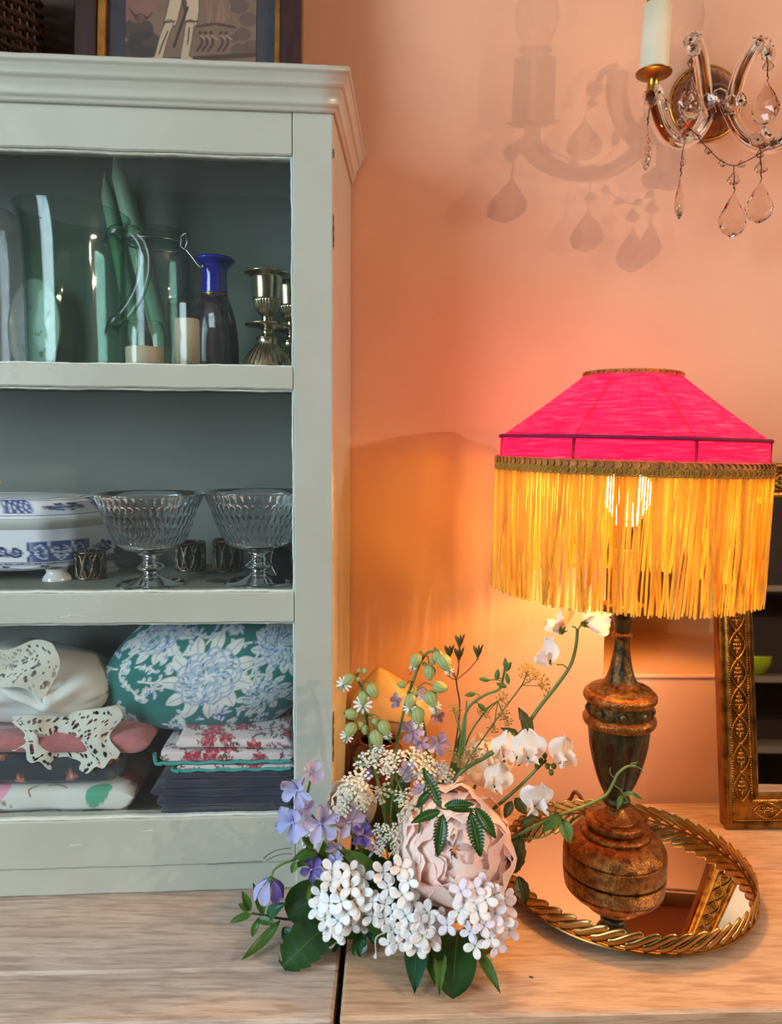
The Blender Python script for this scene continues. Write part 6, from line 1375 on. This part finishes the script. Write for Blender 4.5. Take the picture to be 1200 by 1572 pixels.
camp('bladder campion with striped green pods, the left one by the cabinet side', [(600, 1290, .765), (580, 1200, .768), (568, 1140, .768), (562, 1096, .768), (556, 1060, .768), (548, 1040, .768), (552, 1028, .768)],
     [(535, 1043, .760, 135, 20, True, .95, (550, 1046, .768)), (560, 1030, .765, -60, 10), (551, 1029, .765, -110, 8), (549, 1043, .762, 160, 9), (572, 1060, .755, 60, 23, False, 1, (556, 1052, .768)), (558, 1071, .755, 95, 21, True, 1.15, (556, 1054, .768)), (539, 1096, .757, 190, 22, False, 1, (562, 1098, .768)), (538, 1120, .755, 120, 23, True, .8, (562, 1100, .768)), (552, 1114, .760, 110, 13, False, 1, (562, 1100, .768)), (560, 1120, .760, 80, 15, False, 1, (562, 1102, .768)), (578, 1133, .750, 75, 26, True, .7, (564, 1104, .768)), (590, 1117, .752, 65, 24, True, .55, (564, 1100, .768)), (576, 1108, .76, 50, 13, False, 1, (563, 1100, .768))])
camp('bladder campion with pale green pods, the taller one right of the other', [(608, 1290, .76), (602, 1200, .765), (618, 1098, .772), (636, 1040, .772), (646, 1016, .772), (656, 1002, .772), (668, 1000, .77)],
     [(638, 1014, .765, 115, 22, True, .45, (650, 1008, .772)), (659, 1032, .76, 88, 23, False, 1, (655, 1008, .772)), (673, 1009, .765, 70, 22, False, 1, (666, 1000, .77)), (682, 1017, .757, 60, 27, True, .6, (668, 1001, .77)), (617, 1051, .765, 190, 14, False, 1, (634, 1050, .772)), (675, 1055, .757, 10, 23, False, 1, (640, 1056, .772)), (630, 1076, .757, 95, 22, True, .8, (625, 1064, .772)), (641, 1098, .755, 85, 27, True, .6, (624, 1075, .772)), (662, 1073, .757, 65, 26, True, .75, (640, 1060, .772)), (652, 1020, .768, 40, 9), (637, 1065, .765, 80, 13, False, 1, (630, 1058, .772)), (664, 1016, .766, 60, 10)])
# -- umbels
def umbel_mesh(name, mat, seed, n=19, up=.5, rs0=.00078):
    rs = random.Random(seed); g = G(); g.add(sphere((0, 0, 0), .0010, 6, 4))
    for k in range(n):
        r = sqrt((k + .5) / n); a = k * 2.4 + rs.uniform(-.2, .2); tip = arr((.0125 * r * cos(a), .0125 * r * sin(a), .0080 * (1 - .5 * r * r) * up * 2)); g.add(tube(catmull([(0, 0, 0), tip * arr((.45, .45, .6)), tip], 2), .00030, 4))
        for j in range(5): b = j * 1.257; g.add(sphere(tip + arr((.0011 * cos(b), .0011 * sin(b), .0004)), (rs0, rs0, rs0 * .6), 5, 4))
        g.add(sphere(tip, (.0006,) * 3, 5, 4))
    return mesh(name, g, mat)
U_W = umbel_mesh('umbellet', m_umb, 4); U_G = umbel_mesh('seed_umbellet', m_seed, 5, 14, .7, .0011)
def umbel(t, hub, spots, mesh_, nm, s=1.0, face=1.0):
    h = PY(*hub)
    for q in spots:
        p = PY(*q[:3]); d = unit(p - h); nrm = unit(d * .9 + unit(O3 - p) * .55 * face); sc = s * .86 * (q[3] if len(q) > 3 else 1) * R_.uniform(.9, 1.1); m = np.eye(4); m[:3, :3] = basis(nrm) * sc; m[:3, 3] = p - nrm * .004; o = inst(nm, mesh_, t, m); o['kind'] = 'stuff'
        mk('ray', tube(catmull([h, (h + p) / 2 - nrm * .002, p - nrm * .004], 3), .00055, 5), GR['stem'], t)
def umb(label, pts, hub, spots, mesh_=U_W, nm='umbellet', s=1.0, name='white_umbel'):
    t = flower(name, label, 'flower', 'lacy umbels'); stem(t, pts + [hub], .0011); umbel(t, hub, spots, mesh_, nm, s)
umb('white lacy umbel at the top of the bouquet beside the campion stems', [(606, 1300, .74), (600, 1240, .728)], (611, 1202, .722), [(604, 1166, .72, 1.1), (634, 1164, .722, 1.2), (646, 1188, .715, 1.1), (628, 1238, .702, 1.35), (655, 1174, .722, 1.1), (598, 1182, .718), (618, 1222, .71)])
umb('white lacy umbel over the creamy white peony', [(585, 1330, .735), (576, 1290, .725)], (546, 1224, .712), [(553, 1196, .71, 1.1), (536, 1206, .708, 1.1), (529, 1222, .704, .9), (527, 1241, .702, .9), (558, 1232, .702, .8), (545, 1210, .70)])
umb('white lacy umbel left of centre behind the other umbels', [(598, 1300, .75), (590, 1240, .742)], (580, 1196, .738), [(561, 1172, .735, 1.15), (577, 1164, .735, 1.1), (583, 1216, .726, 1.3), (590, 1178, .73)])
umb('small half open white umbel beside the pink peony', [(600, 1330, .722)], (592, 1292, .705), [(582, 1273, .70, .8), (587, 1289, .695, .7), (601, 1277, .695, .9), (608, 1288, .692, .8), (581, 1306, .692, .7), (607, 1305, .69, .6), (620, 1256, .698, .6)], s=.9)
umb('narrow white umbel tucked under the golden seed heads', [(660, 1260, .75)], (668, 1205, .742), [(684, 1190, .735, 1.0), (676, 1178, .738, .9), (690, 1200, .735, .7)])
umb('golden seed umbel reaching up right beside the sweet pea stem', [(680, 1290, .76), (706, 1192, .765), (752, 1118, .772)], (801, 1052, .775), [(810, 1032, .775, 1.0), (822, 1040, .772, .9), (832, 1053, .77, 1.0), (806, 1040, .77, .7)], U_G, 'seed_umbellet', 1.0, 'seed_umbel')
umb('golden seed umbel drooping in the middle of the back', [(684, 1290, .765), (712, 1150, .772), (745, 1092, .775)], (764, 1076, .775), [(771, 1074, .77, .8), (772, 1098, .768, .8), (757, 1120, .77, .8), (746, 1096, .77, .7), (736, 1094, .772, .6), (780, 1110, .768, .7)], U_G, 'seed_umbellet', .9, 'seed_umbel')
umb('small green seed umbel drooping just above the pink peony', [(690, 1290, .75), (712, 1130, .752), (716, 1075, .752)], (713, 1150, .745), [(698, 1160, .74, .8), (722, 1158, .74, .8), (706, 1170, .735, .7), (728, 1166, .738, .6), (700, 1092, .745, .6), (695, 1086, .745, .6)], U_G, 'seed_umbellet', .9, 'seed_umbel')
t = flower('dark_seed_head', 'thin brown stem with four dark upright seed clusters, tallest at the back', 'flower'); stem(t, [(670, 1290, .775), (704, 1110, .782), (700, 1044, .785)], .0011, 'dstem')
h = PY(700, 1044, .785)
for q in ((689, 1012), (704, 1016), (705, 996), (733, 1012), (686, 1037), (692, 1030)):
    p = PY(q[0], q[1], .785); mk('ray', tube(catmull([h, (h + p) / 2 + arr((.001, 0, -.001)), p], 3), .00055, 5), GR['dstem'], t)
    if q[1] < 1025:
        g = G().add(sphere(p, .0012, 6, 4))
        for j in range(8): a = j * 2.4; d = unit((.35 * cos(a), .35 * sin(a), 1)); g.add(tube([p, p + d * .006, p + d * (.009 + .003 * (j % 3)), p + d * (.0125 + .003 * (j % 3))], [.0004, .0007, .0012, .0003], 5))
        mk('seed_cluster', g, m_seedd, t, kind='stuff')
t = flower('toadflax', 'arching green stem with small curled buds at the back', 'flower'); stem(t, [(690, 1270, .76), (706, 1150, .765), (716, 1092, .765), (742, 1068, .765), (766, 1058, .765), (772, 1040, .765), (775, 1022, .765)], .0016)
_tp = arr([PY(*p) for p in ((716, 1092, .765), (742, 1068, .765), (766, 1058, .765), (772, 1040, .765), (775, 1022, .765))]); _tp = catmull(_tp, 6)
for q in ((763, 1036, -80), (780, 1024, -60), (776, 1019, -95), (744, 1043, 190), (779, 1042, 80), (722, 1066, 170), (770, 1052, 200), (740, 1086, 40)):
    p = PY(q[0], q[1], .762); d = unit(_r * cos(radians(q[2])) - _u * sin(radians(q[2]))); k = dep(q[0], q[1], .762) / FPX; mk('bud', tube([p - d * 8 * k, p - d * 4 * k, p, p + d * 5 * k, p + d * 9 * k], arr([1.2, 3.6, 4.2, 3.0, .8]) * k, 8), GR['light'], t)
    b0 = p - d * 7 * k; nb = _tp[np.argmin(np.linalg.norm(_tp - b0, axis=1))]; mk('pedicel', tube(catmull([nb, (nb + b0) / 2 + arr((.0006, 0, .0012)), b0], 3), .0006, 5), GR['stem'], t)
# -- sweet peas
def sweet_pea(t, px, py, y, S, facing, up, mat='cream', calyx=True):
    k = dep(px, py, y) / FPX; s = S * k; c = PY(px, py, y); F = unit(facing); Bm = basis(F, up); U_ = Bm[:, 0]; Rr = np.cross(F, U_); root = c - U_ * s * .35
    g = G().add(sphere(root, s * .09, 8, 6))
    for j in range(5): a = j * 1.257; d = unit(-U_ * .3 + Rr * cos(a) * .7 + F * sin(a) * .7 + U_ * .9); g.add(tube([root, root + d * s * .12, root + d * s * .24], [s * .05, s * .04, s * .008], 6))
    fl = mk('calyx', g, GR['light'], t)
    n, m = 13, 17; P = np.zeros((n, m, 3)); ph = R_.uniform(0, 6)
    for i in range(n):
        u = i / (n - 1)
        for j in range(m):
            v = (j / (m - 1) - .5) * 2; w = .58 * (sin(pi * min(1, u * .78 + .06)) ** .7) * (1 - .12 * (u > .9)); 
            z = u * (1.02 - .14 * (abs(v) < .12) * (u > .85)) * (1 - .20 * v * v * u); o = -.20 * u + .16 * sin(v * 4.5 + ph) * u * u + .34 * (v * v) * u - .05 * cos(6 * v)
            P[i, j] = root + U_ * s * z + Rr * s * w * v - F * s * (o * .8) + F * s * .06
    mk('banner_petal', surf(P), PT[mat], fl)
    for sg in (-1, 1):
        b = root + F * s * .05; tip = root + F * s * .52 + U_ * s * .26 + Rr * sg * s * .22; mk('wing_petal', blade(b, tip, s * .30, unit(Rr * sg + F * .3 + U_ * .4), .12, .3, .12, 0, 'petal', 9, 7, R_.random()), PT[mat], fl)
    mk('keel', blade(root, root + F * s * .40 + U_ * s * .05, s * .13, U_ * -1 + F * .4, .1, .9, 0, 0, 'leaf', 8, 7), PT[mat], fl)
CAMV = lambda px, py, y: unit(O3 - PY(px, py, y))
t = flower('sweet_pea', 'tall sweet pea stem arching right with pale flowers under the fringe', 'flower', 'sweet peas'); stem(t, [(665, 1280, .735), (700, 1194, .738), (752, 1158, .742), (798, 1126, .748), (828, 1085, .752), (856, 1050, .757), (876, 1020, .76), (884, 990, .762), (886, 965, .762)], .0022)
sweet_pea(t, 866, 958, .752, 48, (-.5, .5, .35), (-.3, 0, 1)); sweet_pea(t, 908, 956, .752, 48, (.5, .5, .3), (.9, 0, .5)); sweet_pea(t, 845, 1004, .752, 40, (-.6, -.3, .1), (-.25, 0, 1)); 
for q in (((886, 968, .762), (878, 962, .76)), ((886, 968, .762), (898, 955, .76)), ((872, 1026, .76), (855, 1020, .754))): mk('pedicel', tube([PY(*q[0]), (PY(*q[0]) + PY(*q[1])) / 2 + arr((0, 0, .002)), PY(*q[1])], .0009, 6), GR['stem'], t)
leaf(t, (815, 1128), (795, 1086), 11, .746, .748, 'olive', .1, .2, 3); leaf(t, (798, 1135), (768, 1118), 9, .746, .744, 'olive', .1, .2, 3); leaf(t, (806, 1128), (796, 1176), 10, .746, .742, 'olive', .1, .2, 3)
t = flower('sweet_pea', 'white sweet pea cluster between the pink peony and the lamp', 'flower', 'sweet peas'); stem(t, [(690, 1300, .74), (745, 1252, .730), (792, 1212, .724), (822, 1182, .722), (838, 1166, .722)], .0020)
sweet_pea(t, 812, 1150, .712, 48, (-.25, -.85, .2), (-.1, 0, 1)); sweet_pea(t, 860, 1155, .712, 43, (.5, -.8, .1), (.1, 0, 1)); sweet_pea(t, 822, 1224, .705, 46, (.1, -.9, -.2), (.05, 0, 1), 'white'); sweet_pea(t, 764, 1198, .715, 40, (-.3, -.8, .4), (.15, 0, 1)); sweet_pea(t, 776, 1152, .735, 42, (-.1, -.7, .5), (.1, 0, 1))
for q in ((830, 1168), (840, 1176), (846, 1186), (836, 1160), (824, 1176), (850, 1176)): 
    p = PY(q[0], q[1], .715); mk('bud', sphere(p, (.0026, .0026, .0034), 8, 6), GR['light'], t); mk('pedicel', tube([PY(836, 1170, .721), p], .0007, 5), GR['stem'], t)
leaf(t, (790, 1225), (806, 1250), 10, .72, .715, 'olive'); leaf(t, (786, 1230), (775, 1256), 8, .72, .715, 'olive'); leaf(t, (806, 1215), (820, 1224), 5, .72, .715, 'light')
t = flower('sweet_pea', 'sweet pea tendril with small leaves trailing right across the tray to the lamp', 'flower', 'sweet peas'); stem(t, [(730, 1330, .725), (782, 1290, .705), (830, 1264, .705), (870, 1247, .712), (905, 1234, .722), (930, 1220, .730), (941, 1202, .735), (948, 1188, .737), (962, 1177, .739), (976, 1176, .738)], .0017)
leaf(t, (862, 1252), (832, 1278), 10, .708, .700, 'mid', .12); leaf(t, (862, 1256), (874, 1294), 11, .708, .700, 'light', .12, .3); leaf(t, (956, 1218), (986, 1228), 4.5, .730, .722, 'mid', .25); leaf(t, (955, 1220), (947, 1244), 4.5, .730, .725, 'mid', .2); leaf(t, (800, 1282), (790, 1340), 15, .702, .70, 'olive', .2, .3, 4); leaf(t, (806, 1272), (780, 1330), 12, .712, .71, 'olive', .2, .3, 4); leaf(t, (800, 1268), (826, 1255), 9, .71, .712, 'olive', .15, .3, 5); leaf(t, (795, 1345), (806, 1388), 13, .70, .69, 'olive', .15, .3, 4)
for pts in ([(942, 1205, .735), (952, 1212, .732), (957, 1220, .730), (964, 1232, .728)], [(945, 1196, .736), (938, 1190, .735), (936, 1182, .735), (938, 1178, .735)], [(975, 1176, .738), (984, 1181, .737), (986, 1187, .736)], [(964, 1177, .739), (970, 1172, .738), (978, 1171, .737)], [(862, 1252, .71), (862, 1262, .706), (850, 1276, .70), (830, 1286, .698), (800, 1288, .70)], [(845, 1258, .708), (853, 1244, .706), (848, 1232, .706), (840, 1232, .706)], [(784, 1292, .70), (780, 1304, .695), (787, 1308, .695), (790, 1298, .695)]):
    mk('tendril', tube(catmull([PY(*p) for p in pts], 5), .00065, 5), GR['stem'], t)
# -- serrated burnet leaf in front of the peony
t = flower('burnet_leaf', 'dark green saw edged compound leaf hanging in front of the pink peony', 'leaf'); stem(t, [(640, 1300, .70), (652, 1210, .665), (664, 1215, .650), (678, 1241, .640), (704, 1240, .636), (728, 1242, .636)], .0010, 'mid')
for b, tp, W, y0, y1 in (((676, 1246), (631, 1264), 10, .640, .636), ((680, 1250), (672, 1315), 13, .639, .628), ((722, 1246), (737, 1315), 15, .636, .626), ((728, 1240), (760, 1287), 12, .636, .632), ((682, 1238), (728, 1236), 10, .640, .638), ((676, 1240), (648, 1178), 11, .641, .660), ((690, 1243), (728, 1246), 6, .638, .636), ((660, 1215), (640, 1240), 8, .65, .655)):
    leaf(t, b, tp, W, y0, y1, 'dark', .08, .25, 13, 'leaf', 0, 'leaflet', 0)
# -- foliage at the base
def fol(name, label, pts, leaves, r=.0014, mat='dstem', group=None):
    t = flower(name, label, 'foliage', group)
    if pts: stem(t, pts, r, mat)
    for q in leaves: leaf(t, *q)
fol('foliage_sprig', 'leafy sprig with pointed leaves reaching left over the grey planks', [(520, 1410, .728), (460, 1412, .718), (430, 1410, .712), (404, 1405, .708), (386, 1402, .706)],
    [((386, 1404), (353, 1417), 6.5, .706, .70, 'mid'), ((382, 1398), (365, 1388), 6.5, .706, .704, 'light'), ((384, 1398), (371, 1368), 7, .706, .71, 'mid'), ((404, 1404), (388, 1355), 7.5, .708, .714, 'mid', .12), ((412, 1409), (440, 1386), 11, .708, .702, 'teal', .15), ((394, 1412), (424, 1420), 7, .706, .70, 'mid'), ((398, 1410), (386, 1440), 6, .706, .702, 'mid', .2, .3, 0, 'leaf', -.15), ((430, 1414), (371, 1474), 8.5, .708, .676, 'mid', -.12), ((434, 1424), (454, 1458), 11, .708, .698, 'teal', .1), ((420, 1402), (428, 1372), 6, .71, .712, 'light')])
fol('broad_leaf', 'round dark green leaf behind the left floret head', None, [((508, 1368), (440, 1404), 33, .722, .706, 'dark', .08, .15, 0, 'round')])
fol('broad_leaf', 'large scalloped dark leaf lying on the grey planks at the left front', None, [((526, 1400), (433, 1484), 36, .706, .668, 'dark', .06, .12, 7, 'round', 0, 'leaf', .0, arr((0, -.6, .8)))])
fol('foliage_sprig', 'small pointed green leaves at the upper left below the delphiniums', [(540, 1370, .742), (505, 1325, .728), (486, 1310, .722), (470, 1300, .720)],
    [((486, 1308), (449, 1320), 9.5, .722, .712, 'mid'), ((480, 1302), (461, 1284), 6.5, .72, .716, 'light'), ((474, 1300), (472, 1282), 5, .72, .718, 'light'), ((492, 1316), (446, 1334), 7, .724, .71, 'mid'), ((500, 1320), (496, 1290), 12, .73, .726, 'mid'), ((455, 1322), (448, 1340), 6, .712, .71, 'light'), ((480, 1356), (470, 1384), 5, .715, .70, 'light'), ((472, 1372), (474, 1386), 4, .715, .705, 'light')])
fol('broad_leaf', 'light green curled leaf above the left floret head', None, [((578, 1352), (516, 1303), 15, .712, .702, 'light', .15, .35)])
fol('broad_leaf', 'cluster of dark leaves filling the middle behind the white floret heads', None, [((600, 1360), (545, 1312), 22, .735, .722, 'dark'), ((610, 1350), (620, 1290), 20, .742, .738, 'dark'), ((600, 1400), (560, 1350), 24, .728, .716, 'dark'), ((640, 1420), (600, 1360), 22, .722, .712, 'dark'), ((590, 1330), (505, 1340), 26, .742, .728, 'dark'), ((640, 1320), (660, 1240), 20, .76, .752, 'olive'), ((610, 1260), (590, 1200), 16, .765, .762, 'mid'), ((640, 1280), (690, 1190), 18, .778, .79, 'olive'), ((600, 1310), (545, 1185), 14, .782, .79, 'olive'), ((610, 1240), (632, 1150), 13, .785, .79, 'olive'), ((660, 1260), (655, 1140), 12, .785, .80, 'mid'), ((690, 1240), (708, 1120), 9, .79, .795, 'mid'), ((560, 1180), (540, 1162), 6, .77, .772, 'olive')])
fol('foliage_sprig', 'small glossy leaves hanging over the dark gap between the sideboards', [(590, 1420, .725), (566, 1432, .700), (552, 1446, .694)],
    [((556, 1440), (553, 1480), 10, .694, .686, 'teal'), ((550, 1444), (543, 1472), 8, .694, .688, 'mid'), ((562, 1432), (542, 1460), 11, .698, .69, 'teal'), ((574, 1428), (572, 1450), 10, .70, .69, 'teal'), ((556, 1436), (524, 1440), 7, .698, .69, 'mid'), ((520, 1438), (512, 1462), 8, .690, .684, 'teal'), ((500, 1412), (478, 1408), 9, .70, .694, 'teal'), ((504, 1420), (496, 1436), 5, .70, .694, 'light')])
fol('broad_leaf', 'mid green leaf under the middle floret spray', None, [((556, 1404), (614, 1450), 17, .690, .676, 'mid', .12, .3)])
fol('broad_leaf', 'long pointed leaf hanging down to the table below the middle spray', None, [((640, 1440), (636, 1526), 19, .690, .633, 'teal', .08, .3), ((656, 1440), (668, 1514), 13, .692, .642, 'mid', .08, .3)])
fol('broad_leaf', 'largest dark leaf hanging over the front of the table', None, [((702, 1432), (694, 1532), 34, .690, .630, 'dark', .10, .18, 0, 'round'), ((676, 1462), (674, 1536), 11, .672, .628, 'light', .2, .5, 4, 'leaf', .1)])
fol('broad_leaf', 'narrow pointed leaf hanging below the lilac floret head', None, [((734, 1462), (768, 1526), 9, .672, .634, 'mid', .1, .4), ((720, 1440), (760, 1455), 22, .69, .69, 'olive')])
# ------------------------------------------------------------------ behind the camera: a pale bookcase, seen only in the mirror
def bookcase():
    x0, x1, y0, y1 = 1.15, 2.45, -2.38, -2.08; m = M('bookcase_cream', rgb(120, 106, 94), .5)
    t = thing('bookcase', 'pale open bookcase against the far wall, seen in the leaning mirror', 'bookcase', ((x0 + x1) / 2, (y0 + y1) / 2, ZF))
    for x in (x0, x0 + .62, x1): mk('upright', cbox((x, (y0 + y1) / 2, (ZF + .62) / 2), (.035, y1 - y0, .62 - ZF), .003), m, t, False)
    for z in (-.70, -.34, .02, .50):
        for a, b in ((x0, x0 + .62), (x0 + .62, x1)): mk('shelf', cbox(((a + b) / 2, (y0 + y1) / 2, z), (b - a - .036, y1 - y0, .034), .003), m, t, False)
    c = (1.95, -2.2, .0375); mk('lime_bowl', lathe(shell([(.03, 0), (.05, .004), (.09, .05), (.105, .10)], .005, .006), 40, c, caps=False), M('lime_glaze', rgb(150, 170, 20), .3), org=c, label='lime green bowl on the bookcase shelf, seen in the mirror', cat='bowl')
bookcase()
